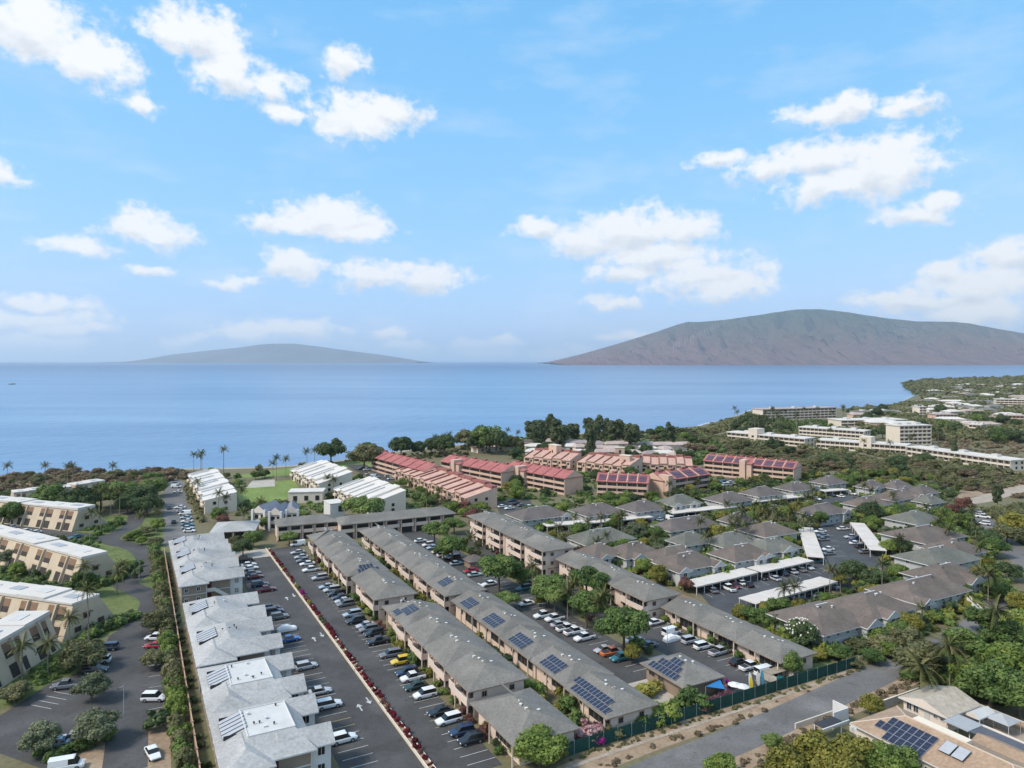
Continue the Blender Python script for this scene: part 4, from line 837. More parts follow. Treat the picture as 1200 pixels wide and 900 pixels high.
HS=[(631,600,22,14,m_roofp,'plum-roofed house behind the three-storey blush block',((.75,'f',5,1),)),
 (701,596,19,14,m_roofp,'plum-roofed white-walled house behind the double carport',()),(754,592,17,13,m_roofp,'plum-roofed house below the purple solar condominium',()),
 (705,627,21,13,m_roofd,'grey-green-roofed house in front of the double carport',()),(704,644,12,11,m_roofb,'small brown-roofed house behind the blush row',((-.3,'f',4.5,1),)),
 (744,643,15,12,m_roofb,'brown-roofed house with white gable behind the yellow-green tree',((-.35,'f',5,1.2),)),
 (792,648,17,12,m_roofb,'brown-roofed house with wide white gable in the estate middle',((-.2,'f',5.5,1.2),)),
 (806,656,17,12,m_roofb,'brown-roofed house with gables at both ends behind the long carport',((-.75,'f',5,1.5),(.8,'f',5,1.5))),
 (872,646,17,12,m_roofb,'brown-roofed house with pale ridge behind the long carport',((.15,'f',5,1.2),(.6,'f',4.5,.6))),
 (857,631,15,11,m_roofd,'grey-green-roofed house behind the pale-ridged brown roof',()),(810,630,13,10,m_roofd,'grey-green-roofed house half hidden by palms',()),
 (806,612,24,11,m_roofp,'long low plum roof in front of the triple carport',()),(866,606,12,9,m_roofp,'dark plum roof at the end of the triple carport',()),
 (798,585,16,12,m_roofd,'grey-roofed white house with a gable and balconies',((-.8,'f',5,1),(.3,'f',5,1))),(856,582,18,13,m_roofp,'plum-roofed house behind the triple carport',()),
 (895,575,17,12,m_roofp,'plum-roofed house below the long red-and-purple condominium',()),(935,569,17,12,m_roofp,'plum-roofed house beside the second carport run',((.8,'f',5,1),)),
 (974,562,15,11,m_roofp,'plum-roofed house at the scrub edge behind the short carport',()),(966,596,19,12,m_roofp,'plum-roofed white house facing the carport court',((.75,'f',5,1),)),
 (903,619,17,14,m_roofb,'brown pyramid-like roof among the tall palms',()),(908,637,16,11,m_roofd,'grey-green-roofed house with white gable next to the carport court',((.1,'f',6,1.2),)),
 (1020,587,18,12,m_roofb,'brown-roofed house with gable behind the carport court',((-.6,'f',5,1),)),(1056,579,22,12,m_roofb,'brown-roofed house with white gable near the bare ground',((.5,'f',5,1),)),
 (1024,567,13,10,m_roofp,'plum-roofed house with white stair at the scrub edge',((-.5,'f',5,1),)),(1054,567,14,10,m_roofp,'plum-roofed house in the back row at the scrub edge',((-.4,'f',5,1),)),
 (1084,573,13,10,m_roofp,'plum-roofed house nearest the bare red ground',()),(1092,584,11,9,m_roofd,'small grey-green roof beside the dark shrubs',()),
 (1077,605,18,14,m_roofd,'grey hip-roofed house beside the wide brown roof',()),(1090,624,24,17,m_roofb,'wide brown-roofed house behind the grey hip roof',()),(1125,640,15,14,m_roofb,'brown roof end beside the pale ridge line',()),
 (1106,650,22,15,m_roofd,'large grey-green-roofed house with pale ridge near the fan palms',()),(1118,671,19,15,m_roofb,'brown-roofed house with broad white gable near the palms',((.05,'f',7,1.2),)),
 (1086,688,24,14,m_roofb,'brown-roofed house with white stair at the dirt road end',((-.75,'f',5,1.5),),),(1028,706,17,14,m_roofb,'brown-roofed house joined behind the plumeria house',((-.35,'f',5.5,1.5),)),
 (972,722,19,16,m_roofb,'brown-roofed house with blue-grey walls beside the plumeria tree',((.6,'f',6,1.8),))]
for h in HS:
    u,v=h[0],h[1]; house(u,v,h[2],h[3],h[4],h[5],gab=h[6],wm=m_paleg if (u+v)%3<1 else m_bluegrey,stair={1086:8,972:8.5,1028:-2.0}.get(u,False))
# ------------------------------------------------------------------ carports
m_cp=mat('carport_deck',(.58,.53,.48),.8,.1,.3)
def carport(label,A,B,W,n,near=True,h=2.5):
    A=P(*A,h); B=P(*B,h); A.z=B.z=0; d=B-A; Ln=d.length; t=thing('carport',label,'carport',A,math.atan2(d.y,d.x),'flat-roofed carports'); keep_obj(t,0,Ln,0,W)
    u=Ln/n
    for i in range(n): part(MB().box(i*u+.03,(i+1)*u-.03,0,W,h-.14+.02*(i%2),h+.06+.05*(i%2)),'roof_panel',[m_cp],t)
    for y in (.25,W-.25): part(MB().box(.1,Ln-.1,y-.1,y+.1,h-.4,h-.142),'beam',[m_cream],t)
    pm=MB().box(-.08,.08,-.08,.08,0,h-.4).mesh('post',[m_white])
    for i in range(n+1):
        for y in(.25,W-.25): put(pm,'post',t,(min(max(i*u,.2),Ln-.2),y,0))
    return t
carport('white carport run behind the grey-green roof, left half',(641,617),(704,612),6,5)
carport('white carport run ending at the maroon truck',(705,612),(766,606),6,5)
carport('white triple carport by the white balconied house',(789,602),(865,594),6,6)
carport('white stepped carport run in the middle of the palm belt',(882,589),(956,580.5),6,6)
carport('short white carport near the scrub edge',(967,576),(995,574),5,3)
carport('long white carport along the blue-grey lot, left half',(816.7,687.8),(889,671),5.8,8)
carport('long white carport along the blue-grey lot, right half',(893,670.7),(954,657.3),5.8,7)
carport('white carport in front of the blue-grey lot beside the plumeria shrubs',(886,708),(982,682),5.8,12)
carport('cream carport down one side of the carport court',(966,653.7),(952.5,618.7),5.3,8)
carport('cream carport down the far side of the carport court',(1039.4,645.5),(1013,613.4),5.3,8)
# ------------------------------------------------------------------ houses by the dirt road
def roadside():
    # tan-roofed solar house
    m_tanroof=mat('tan_shingle',(.34,.24,.165),.95,.1,.3,fine=2,bump=.15); q=R(-27)
    GR=TH-math.pi/2                                             # local x runs towards the street, local y across
    t=thing('solar_house','tan hip-roofed house with a dark solar array by the dirt road','house',G(81.4,109.6),GR); keep_obj(t,-1,30,-1,14)
    part(MB().box(.8,27.5,.8,12.2,0,3.4),'wall',[m_cream],t); ro=part(MB().roof(0,28.5,0,13,3.6,5.9,6,6,axis='x'),'roof',[m_tanroof,m_cream,m_white],t); m_rt=mat('pale_ridge',(.60,.50,.40),.8,.05,1)
    for p_,q_ in (((6,6.5,5.92),(22.5,6.5,5.92)),((.1,12.9,3.65),(6,6.5,5.92)),((.1,.1,3.65),(6,6.5,5.92)),((28.4,.1,3.65),(22.5,6.5,5.92)),((28.4,12.9,3.65),(22.5,6.5,5.92))): part(MB().tube([p_,q_],[.12,.12],4),'ridge_tile',[m_rt],ro)
    u_=Vector((0,6.5,2.3)).normalized(); fr=(Vector((0,0,3.6)),Vector((1,0,0)),u_,Vector((0,-u_.z,u_.y)))
    array(ro,fr,[(6.4+i*1.12,.95+j*1.75) for i in range(6) for j in range(3)]+[(5.2,2.7),(5.2,4.45),(4.0,2.7),(7.5,6.15),(8.6,6.15)][:3],1.08,1.7); array(ro,fr,[(14.6,4.2),(16.6,4.2)],1.8,2.6,'coll',.35)
    part(MB().box(7.0,15.8,6.55,8.3,5.4,5.98),'ridge_deck',[mat('cream_membrane',(.70,.62,.50),.8,.05,.5)],ro)
    for x in(12,13.2,19,20.2): window(t,(x,.8,1.3),0,1.0,1.2,m_white,m_dark)
    part(MB().roof(13.5,29,10.2,17.6,3.2,4.7,0,0,axis='x'),'rear_roof',[m_tanroof,m_cream,m_rt],t); part(MB().box(14,28.5,12.3,17,0,3.0),'rear_wall',[m_cream],t)
    t=thing('patio_roof','flat grey patio roof beside the small cream house','patio roof',G(75,126.6),GR); keep_obj(t,0,15,0,5)
    part(MB().box(0,4.2,-.6,4.0,2.85,3.0),'roof_panel',[m_metal],t); part(MB().box(4.25,16,-.2,3.4,2.8,2.95),'roof_panel',[mat('dark_metal_roof',(.10,.105,.125),.5,.15,.5)],t); part(MB().box(4.25,16,3.45,4.0,2.86,3.05),'gutter',[m_cream],t)
    for x in(.3,4.0,9,15.6):
        for y in(.2,3.2): part(MB().box(x-.07,x+.07,y-.07,y+.07,0,2.8),'post',[m_white],t)
    t=thing('cream_cottage','small cream house with low beige gable roof by the dirt road','house',G(84.2,126.8),GR); keep_obj(t,-1,10,-1,12)
    mr=mat('beige_roof',(.40,.35,.28),.9,.12,.4,fine=1.5); mp=mat('pale_peach_wall',(.70,.60,.52),.85,.06,.4)
    part(MB().box(.6,8.6,1.2,10,0,3.0),'wall',[mp],t); part(MB().roof(0,9.2,.4,10.8,3.1,4.6,0,0,axis='y'),'roof',[mr,mp,m_white],t)
    for x in(1.7,3.0): window(t,(x,1.2,1.2),0,1.1,1.4,m_white,m_dark)
    for x in(6.6,7.8): window(t,(x,1.2,1.7),0,.8,.7,m_white,m_dark)
    part(MB().box(4.6,5.5,1.1,1.2,.05,2.1),'door',[m_paleg],t); part(MB().roof(8.9,11.6,6,11,2.6,3.3,0,0,axis='y'),'lean_to_roof',[m_paleg,m_cream,m_white],t)
    for y in(6.3,10.7): part(MB().box(11.3,11.45,y-.07,y+.07,0,2.5),'post',[m_white],t)
    t=thing('garden_wall','white garden screen wall with dark pergola by the dirt road','wall',G(86.6,106),GR); keep_obj(t,-3,6,-1,11)
    part(MB().box(-2.6,.6,9.4,9.6,0,3.0),'wall_panel',[m_white],t); part(MB().box(.4,.6,5.6,9.4,0,2.9),'wall_panel',[m_white],t); part(MB().box(-2.8,-2.6,-.5,9.6,0,1.0),'low_wall',[m_cream],t)
    part(MB().box(.7,2.6,.2,5.2,2.3,2.42),'pergola_roof',[m_dark],t)
    for x in(.8,2.5):
        for y in(.3,5.1): part(MB().box(x-.08,x+.08,y-.08,y+.08,0,2.3),'post',[m_white],t)
    part(MB().box(3.0,3.2,-.4,6.4,2.3,2.6),'beam',[m_white],t); part(MB().box(2.4,4.4,7.4,9.3,0,.9),'planter_box',[m_white],t)
    t=thing('block_wall','grey concrete block wall between cream house and road','wall',G(86.4,126),TH); part(MB().box(0,12,0,.2,0,1.6),'wall_panel',[m_conc],t); part(MB().box(-.05,12.05,-.05,.25,1.6,1.7),'coping',[m_cream],t)
    t=thing('block_wall','tan yard wall behind the grey canopy','wall',G(78,140.6),GR); part(MB().box(0,24,0,.2,0,1.6),'wall_panel',[m_fence],t); part(MB().box(-.05,24.05,-.05,.25,1.6,1.7),'coping',[m_cream],t)
    o=G(71.3,137.2); t=thing('canopy','grey peaked garden canopy under the big green trees','canopy',(o.x,o.y,0),GR); mb=MB()
    for c in range(4):
        a_=[(-2.2,-2,2.3),(2.2,-2,2.3),(2.2,2,2.3),(-2.2,2,2.3)]; mb.poly([a_[c],a_[(c+1)%4],(0,0,3.3)])
    mb.poly([(-2.2,2,2.28),(2.2,2,2.28),(2.2,-2,2.28),(-2.2,-2,2.28)]); part(mb,'cover',[m_metal],t)
    for x in(-2.1,2.1):
        for y in(-1.9,1.9): part(MB().tube([(x,y,0),(x,y,2.3)],[.05,.05],6),'pole',[m_white],t)
    o=G(76.6,139.2)
    for k,(dx,l) in enumerate(((0,'red garden chair against the yard wall, beside another'),(1.2,'red garden chair beside the grey canopy side'))):
        t=thing('garden_chair','red garden chair against the tan yard wall','chair',(o.x+dx*.5,o.y-dx*.9,0),GR,'red garden chairs'); mr_=mat('red_plastic',(.5,.01,.02),.5,0)
        part(MB().box(-.4,.4,-.4,.4,.38,.46),'seat',[mr_],t); part(MB().box(-.4,.4,.34,.42,.47,1.2),'backrest',[mr_],t); part(MB().box(-.48,-.41,-.4,.4,.3,.7),'armrest',[mr_],t); part(MB().box(.41,.48,-.4,.4,.3,.7),'armrest',[mr_],t)
        for x in(-.35,.35):
            for y in(-.35,.35): part(MB().box(x-.04,x+.04,y-.04,y+.04,0,.37),'leg',[mr_],t)
roadside()
# yard things near the pavilion: paddle boards, parasols, bin shed, hut in the lot, box truck
def yard():
    cols=[((.75,.75,.73),'white'),((.80,.62,.05),'yellow and white'),((.70,.66,.60),'cream'),((.08,.30,.42),'blue')]
    for (u,v),(c,n_) in zip(((880,806),(881,811),(889,804),(894,803)),cols):
        p=P(u,v); pts=[(x,0,z) for x,z in ((-.1,0),(.1,0),(.36,.6),(.38,1.6),(.25,2.5),(0,3.0),(-.25,2.5),(-.38,1.6),(-.36,.6))]
        mb=MB().loft([[(a,-.05,b) for a,_,b in pts],[(a,.05,b) for a,_,b in pts]]); o=part(mb,'paddle_board',[mat('board_'+n_.split()[0],c,.4,0)]); o.location=p; o.rotation_euler=(R(-8),0,R(12)); tag(o,n_+' paddle board standing upright by the green fence','paddle board')
    for (u,v,l) in ((861,801,'white garden parasol next to the purple hedge'),(870,803,'white garden parasol next to the paddle boards')):
        p=P(u,v,2.3); t=thing('parasol',l,'parasol',(p.x,p.y,0),0); n=8; ring=[(1.4*math.cos(k*2*math.pi/n),1.4*math.sin(k*2*math.pi/n),2.1) for k in range(n)]; mb=MB()
        for k in range(n): mb.poly([ring[k],ring[(k+1)%n],(0,0,2.65)]); mb.poly([ring[(k+1)%n],ring[k],(0,0,2.05)])
        part(mb,'canopy',[m_white],t); part(MB().tube([(0,0,0),(0,0,2.6)],[.04,.04],6),'pole',[m_metal],t)
    p=P(914,797); t=thing('bin_enclosure','low stone bin enclosure with teal bins beside the white van','enclosure',(p.x,p.y,0),TH); 
    for b in((-2.6,2.6,1.8,2.0),(-2.6,-2.4,-1.4,1.8),(2.4,2.6,-1.4,1.8)): part(MB().box(*b,0,1.6),'wall',[m_conc],t)
    part(MB().box(-2.7,2.7,-.2,2.1,1.62,1.75),'roof',[mat('weathered_board',(.30,.25,.19),.9,.2,.6)],t)
    for k in range(2):
        o=put(MB().box(-.4,.4,-.4,.4,0,1.1).box(-.45,.45,-.45,.45,1.1,1.2).mesh('waste_bin',[mat('teal_plastic',(.01,.12,.13),.5,0)]),'waste_bin',None,(p.x-1.2+k*.95,p.y-1.6+k*.5,0),(0,0,TH)); tag(o,'teal waste bin in front of the stone enclosure','bin','teal waste bins')
    p=P(556,655,2.4); t=thing('pump_hut','small dark-roofed hut between the parking rows','hut',(p.x,p.y,0),TH); keep_obj(t,-4,4,-4,4); part(MB().box(-2.6,2.6,-2.4,2.4,0,2.3),'wall',[m_brown],t); part(MB().roof(-3.2,3.2,-3,3,2.4,4,3,3),'roof',[m_roofp,m_brown,m_brown],t); window(t,(0,-2.4,1),0,1.2,1)
    p=P(752,826,1.8); o=part(MB().loft([[(-1.8,-1.4,2.1),(1.8,-1.4,2.1),(1.8,1.4,2.1),(-1.8,1.4,2.1)],[(-1.0,-.6,2.6),(1.0,-.6,2.6),(1.0,.6,2.6),(-1.0,.6,2.6)]]),'gazebo_top',[mat('navy_canvas',(.015,.03,.08),.7,0)])
    t=thing('canopy','navy canopy over stored things beside the clipped shrub','canopy',(p.x,p.y,0),TH); o.parent=t; o.name='cover'
    for x in(-1.7,1.7):
        for y in(-1.3,1.3): part(MB().tube([(x,y,0),(x,y,2.15)],[.04,.04],6),'pole',[m_metal],t)
yard()

# lamp posts
for (u,v,l) in ((105,640,'beside the curving drive'),(180,660,'at the bend of the curving drive'),(163,678,'on the verge of the curving drive'),(145,838,'on the island of the olive trees'),(782,757,'at the kerb by the small island'),(937,705,'in front of the carport by the plumeria'),(1110,575,'by the bare ground'),(968,585,'by the short carport')):
    p=P(u,v); t=thing('lamp_post','thin grey lamp post '+l,'lamp post',(p.x,p.y,0),rnd.uniform(0,6)); part(MB().tube([(0,0,0),(0,0,5.5)],[.08,.05],6),'pole',[m_metal],t); part(MB().box(0,1.0,-.04,.04,5.4,5.48),'arm',[m_metal],t); part(MB().box(.8,1.3,-.14,.14,5.3,5.4),'lamp_head',[m_dark],t)
# ------------------------------------------------------------------ cars
m_tyre=mat('tyre_rubber',(.02,.02,.02),.8,0); m_rim=mat('wheel_rim',(.35,.35,.36),.4,0,metal=.6); m_head=mat('headlamp',(.75,.76,.78),.15,0); m_tail=mat('tail_lamp',(.35,.01,.01),.3,0); m_cglass=mat('car_glass',(.015,.018,.022),.08,0,spec=.6)
PAINT={'white':(.72,.72,.71),'silver':(.42,.43,.45),'grey':(.16,.165,.175),'black':(.018,.018,.02),'dark blue':(.02,.035,.08),'blue':(.02,.12,.38),'red':(.35,.02,.03),'maroon':(.12,.012,.02),'teal':(.03,.14,.17),'yellow':(.70,.48,.02),'orange':(.60,.16,.04),'cream':(.58,.50,.38),'dark green':(.02,.045,.035),'pale blue':(.32,.40,.47)}
def paint(c):
    k='paint_'+c.replace(' ','_')
    if k in MATS: return MATS[k]
    m=mat(k,PAINT[c],.3,0,spec=.5); m.node_tree.nodes['Principled BSDF'].inputs['Coat Weight'].default_value=.4; return m
def sect(x,hw,z0,z1,ch=.12): return [(x,-hw+ch,z0),(x,hw-ch,z0),(x,hw,z0+ch*1.6),(x,hw,z1-ch*1.6),(x,hw-ch,z1),(x,-hw+ch,z1),(x,-hw,z1-ch*1.6),(x,-hw,z0+ch*1.6)]
CAR={}; RIM={}
def car_meshes(kind):
    L_,W_,belt,top,c0,c1,r0,r1={'sedan':(4.6,.9,.88,1.44,-1.75,.95,-1.0,.25),'suv':(4.7,.94,1.02,1.74,-2.2,1.15,-1.95,.45),'pickup':(5.5,.97,1.05,1.82,-.75,1.35,-.55,.75),'van':(5.1,.98,1.15,2.05,-2.45,1.75,-2.4,1.15),'jeep':(4.0,.9,1.0,1.8,-1.7,.6,-1.65,.35)}[kind]
    h=L_/2; d={}
    d['body']=MB().loft([sect(-h,W_*.88,.38,belt-.12),sect(-h+.15,W_*.97,.28,belt),sect(-h*.5,W_,.25,belt),sect(h*.3,W_,.25,belt),sect(h*.62,W_*.99,.26,belt-.06),sect(h-.22,W_*.93,.28,belt-.2),sect(h,W_*.84,.36,belt-.34)])
    g=lambda x,hw,z:[(x,-hw,z),(x,hw,z)]
    bw=W_*.93; tw=W_*.78
    d['cabin_glass']=MB().loft([[(c0,-bw,belt-.03),(c1,-bw,belt-.03),(c1,bw,belt-.03),(c0,bw,belt-.03)],[(r0,-tw,top-.08),(r1,-tw,top-.08),(r1,tw,top-.08),(r0,tw,top-.08)]])
    d['roof']=MB().loft([[(r0-.1,-tw-.03,top-.08),(r1+.06,-tw-.03,top-.08),(r1+.06,tw+.03,top-.08),(r0-.1,tw+.03,top-.08)],[(r0+.12,-tw+.14,top),(r1-.12,-tw+.14,top),(r1-.12,tw-.14,top),(r0+.12,tw-.14,top)]])
    d['pillar']=None
    if kind=='pickup': d['cargo_bed']=MB().box(-h+.18,c0-.12,-W_*.84,W_*.84,belt-.02,belt+.02)
    if kind=='van': d['side_panel']=MB().loft([[(-2.44,-bw-.02,belt-.02),(.35,-bw-.02,belt-.02),(.35,bw+.02,belt-.02),(-2.44,bw+.02,belt-.02)],[(-2.4,-tw-.02,top-.09),(.35,-tw-.02,top-.09),(.35,tw+.02,top-.09),(-2.4,tw+.02,top-.09)]])
    mats={'body':'P','roof':'P','cabin_glass':m_cglass,'cargo_bed':m_dark,'side_panel':'P'}
    out=[]
    for k,mb in d.items():
        if mb: out.append((k,mb.mesh(k,[m_white if mats[k]=='P' else mats[k]]),mats[k]=='P',(0,0,0)))
    wr=.33 if kind in('sedan',) else .38
    wm=MB().tube([(0,-.11,0),(0,.11,0)],[wr,wr],12).mesh('wheel',[m_tyre]); RIM[kind]=MB().tube([(0,-.125,0),(0,.125,0)],[wr*.6,wr*.6],8).mesh('rim',[m_rim])
    for x in(-h*.6,h*.62):
        for y in(-W_+.09,W_-.09): out.append(('wheel',wm,False,(x,y,wr)))
    hm=MB().box(-.06,.05,-.17,.17,-.07,.08).mesh('headlight',[m_head]); tm=MB().box(-.05,.06,-.13,.13,-.1,.12).mesh('tail_light',[m_tail])
    for y in(-W_*.64,W_*.64): out.append(('headlight',hm,False,(h-.02,y,belt-.36))); out.append(('tail_light',tm,False,(-h+.02,y*1.15,belt-.26)))
    return out
NCAR=[0]
def car(u,v,kind,col,where,rz=None,flip=None,z=.7,parts=True):
    if kind not in CAR: CAR[kind]=car_meshes(kind)
    p=P(u,v,z); rz=(TH if rz is None else rz)+(math.pi if (flip if flip is not None else rnd.random()<.5) else 0)+rnd.uniform(-.05,.05); art={'suv':'SUV','jeep':'open-topped jeep','pickup':'pickup truck'}.get(kind,kind)
    t=thing({'suv':'parked_suv','pickup':'pickup_truck','van':'delivery_van','jeep':'jeep'}.get(kind,'parked_car'),f'{col} {art} {where}','car' if kind!='van' else 'van',(p.x,p.y,.03),rz,'cars '+where)
    q=rnd.uniform(.95,1.05); t.scale=(q,1,rnd.uniform(.96,1.05))
    for (n,me,pt,loc) in CAR[kind]:
        if not parts and n in('headlight','tail_light'): continue
        o=put(me,n,t,loc)
        if n=='wheel' and parts: put(RIM[kind],'rim',o)
        if pt: o.material_slots[0].link='OBJECT'; o.material_slots[0].material=paint(col)
    return t
def rows(where,items,**k):
    for it in items: car(it[0],it[1],it[2],it[3],where,**k)
s,d,k_,v_='sedan','suv','pickup','van'
rows('parked beside the pale-roofed townhouses',[(402,865,d,'white'),(385,825,d,'white'),(375,809,s,'silver'),(359,780,d,'silver'),(340,748,s,'blue'),(327,722,d,'grey'),(321,716,d,'dark blue'),(316,711,s,'black'),(311,690.5,k_,'maroon'),(304,684.5,d,'dark blue'),(299,675,s,'maroon'),(296,671,s,'grey'),(294,665,s,'white'),(291.5,661,s,'white'),(288,655.5,d,'black')],flip=False)
rows('parked in front of the row by the flower hedge',[(349,637.5,v_,'white'),(349,646.5,s,'silver'),(353,652,s,'silver'),(356,656,s,'grey'),(360,660,s,'white'),(365,667,k_,'white'),(375,676.5,d,'silver'),(383,686.5,s,'pale blue'),(389,690.5,d,'silver'),(394.5,695,d,'black'),(399,699,s,'dark blue'),(402,703.5,s,'silver'),(405,707,d,'grey'),(413,719,d,'pale blue'),(417,727,d,'black'),(428,732,s,'silver'),(432,736.5,d,'grey'),(438,741.5,d,'black'),(444,750.5,k_,'black'),(458,766,d,'grey'),(469,774.5,'jeep','yellow'),(477,787,d,'dark blue'),(484,793,k_,'white'),(487,803,s,'dark green'),(498,813,d,'white'),(516,832.5,s,'black'),(526,842.5,d,'white'),(541.5,856,d,'dark blue'),(552,866,d,'black')],flip=True)
rows('parked along the one-storey lanai row',[(768,728.5,s,'white'),(786.7,741,v_,'white'),(809,750,d,'silver'),(824,756.5,d,'white'),(843,763,k_,'silver'),(865.4,775,s,'black'),(878.5,780,k_,'white'),(896.6,787.5,v_,'white')],flip=False)
rows('parked under the umbrella trees',[(761,755,s,'grey'),(744,749,s,'pale blue'),(573.4,683.5,s,'white'),(614,688.6,d,'teal'),(617,706.5,s,'white'),(637,720.5,k_,'white'),(650,724,k_,'white'),(656,731,s,'silver'),(664,735.5,k_,'white'),(673,739.5,k_,'white'),(685,746.5,k_,'white'),(707,760.5,s,'silver'),(717,763.5,k_,'orange'),(728.5,770,k_,'teal'),(552,668,s,'red'),(557,672.5,s,'silver'),(535,659.5,s,'pale blue'),(532,653,d,'maroon'),(493,633,s,'white'),(502,638,d,'white'),(507,641,s,'pale blue'),(513,646,s,'cream'),(520,650,d,'white'),(526,652,s,'cream')])
car(560.5,690,v_,'white','with tall sides at the end of the solar-panel row',rz=TH+math.pi/2)
rows('parked in the carport court',[(961,622,s,'white'),(963.5,627,s,'silver'),(965,631.5,s,'grey'),(970,643,s,'white'),(970.5,648,s,'grey'),(960.5,657,s,'teal'),(997,628.5,s,'silver'),(1003,630.5,s,'dark blue'),(1003,635.8,s,'white'),(988,619,s,'white'),(1010,640,d,'black'),(1014,646,s,'grey')],rz=R(8))
rows('parked at the long white carports',[(854,689,k_,'white'),(861,685.5,s,'maroon'),(876.5,684,s,'black'),(892,675.5,s,'black'),(908,677.3,s,'silver'),(835,691,s,'grey'),(868,682,s,'white'),(900,674,d,'grey'),(917,671,s,'dark blue'),(928,669,s,'silver'),(938,667,s,'grey'),(947,664,s,'silver'),(915,706,s,'black'),(925,702,d,'dark blue'),(936,699.5,s,'black'),(950,695,s,'grey'),(965,690,d,'black'),(975,686,s,'silver'),(902,708,s,'white')],rz=TH+math.pi/2-.15)
rows('parked beneath the far carports',[(673,619,s,'silver'),(682,618,s,'white'),(693,616.5,d,'dark blue'),(703,614,s,'white'),(717,612.5,s,'dark blue'),(727,612,d,'black'),(738,612,s,'white'),(745,611,s,'silver'),(756,609,k_,'maroon'),(772,608,s,'pale blue'),(786,608,v_,'white'),(812,602,s,'black'),(825,601,s,'grey'),(836,600,s,'silver'),(843,600,s,'white'),(853,598,s,'white'),(860,597.5,s,'maroon'),(900,591,s,'silver'),(904,591,s,'white'),(925,588,s,'black'),(940,586,s,'grey'),(957,584,s,'white'),(985,581,s,'white'),(974,580,s,'dark blue'),(998,578,v_,'white'),(990,576,s,'silver')],rz=TH+math.pi/2,parts=False)
rows('parked below the red-roofed condominiums',[(589,593,s,'white'),(597,595,s,'white'),(600,586,s,'dark blue'),(606,589.5,s,'black'),(592,582,s,'maroon'),(619,593.5,s,'white'),(612,591.5,s,'grey'),(836,563,s,'silver'),(842,565,s,'black'),(848,563.5,s,'teal'),(856,564.5,s,'white'),(864,565.5,s,'white'),(860,568,s,'grey'),(850,568,d,'white'),(439,558.5,v_,'white'),(432,555,s,'cream'),(455,557.5,s,'silver'),(459,560.5,s,'white'),(424,548.5,s,'grey'),(430,550,s,'white'),(445,565,s,'white')],parts=False)
rows('parked along the lane by the stepped white terrace',[(206,566,s,'grey'),(206.5,570,v_,'white'),(208,576,s,'white'),(211,594,s,'white'),(213,598.5,s,'silver'),(217,601.5,v_,'white'),(218,606,s,'pale blue'),(219,610,s,'white'),(220,614.5,s,'teal'),(222,621.5,s,'white'),(220,618,s,'silver')],rz=R(10),parts=False)
rows('driving down the lane by the stepped white terrace',[(198,594.5,s,'black'),(203.5,611,s,'black')],rz=TH+math.pi/2,parts=False)
rows('parked behind the beige slope-walled condominium',[(13,617.5,s,'silver'),(18,620,s,'grey'),(29,622,s,'white'),(41,623.5,s,'white'),(89,628.5,s,'teal')],rz=R(60))
rows('parked beside the hedge of the beige condominiums',[(182,746.5,d,'white'),(180.6,755.5,s,'red'),(180.6,817,d,'white')],rz=R(4))
rows('parked under the olive trees of the beige condominiums',[(125.7,758.5,d,'dark blue'),(115.6,773.5,d,'white'),(111,784.4,d,'black'),(77.4,802.5,k_,'grey'),(65,869.7,s,'pale blue'),(83.8,863,s,'silver')],rz=R(14))
car(179,881,s,'white','pulled up on the red dirt yard',rz=TH+math.pi/2+.2)
car(78,897,v_,'white','half out of sight beside the dirt yard',rz=R(20))
rows('parked on the side road by the bare ground',[(1134,592,v_,'white'),(1127,597,s,'grey'),(1152,605,k_,'white'),(1153,613,d,'white'),(1150,602,s,'silver')],rz=R(-35),parts=False)
# cars under white covers
def covered(u,v,label,rz):
    p=P(u,v,.8); rs=[(-2.3,.7,.75),(-2.0,.92,.95),(-1.1,.95,1.4),(.3,.95,1.42),(1.1,.95,1.0),(2.0,.9,.85),(2.35,.6,.65)]
    mb=MB().loft([[(x,-w,.12),(x,w,.12),(x,w*.98,h*.6),(x,w*.72,h),(x,-w*.72,h),(x,-w*.98,h*.6)] for x,w,h in rs]); o=part(mb,'covered_car',[mat('car_cover_cloth',(.74,.74,.73),.7,.04,1)]); o.location=(p.x,p.y,.03); o.rotation_euler.z=rz; tag(o,label,'covered car')
covered(336,735.5,'car under a white cloth cover beside the blue sedan',TH); covered(787.5,747,'car under a white cover beside the small bush in the lanai-row lot',TH)
# boat far out
p=P(14,450.5,-2); t=thing('motor_boat','small dark motor boat far out on the bay','boat',(p.x,p.y,-2),R(5)); s_=1.5
part(MB().loft([[(-6*s_,-1.6*s_,0),(-6*s_,1.6*s_,0),(-6*s_,1.6*s_,1.2*s_),(-6*s_,-1.6*s_,1.2*s_)],[(2*s_,-1.6*s_,0),(2*s_,1.6*s_,0),(2*s_,1.9*s_,1.4*s_),(2*s_,-1.9*s_,1.4*s_)],[(6*s_,-.1*s_,.3),(6*s_,.1*s_,.3),(6.6*s_,.1*s_,1.9*s_),(6.6*s_,-.1*s_,1.9*s_)]]),'hull',[mat('boat_hull',(.08,.10,.13),.5,0)],t); part(MB().box(-3*s_,1.5*s_,-1.2*s_,1.2*s_,1.3*s_,2.9*s_),'cabin',[m_white],t)
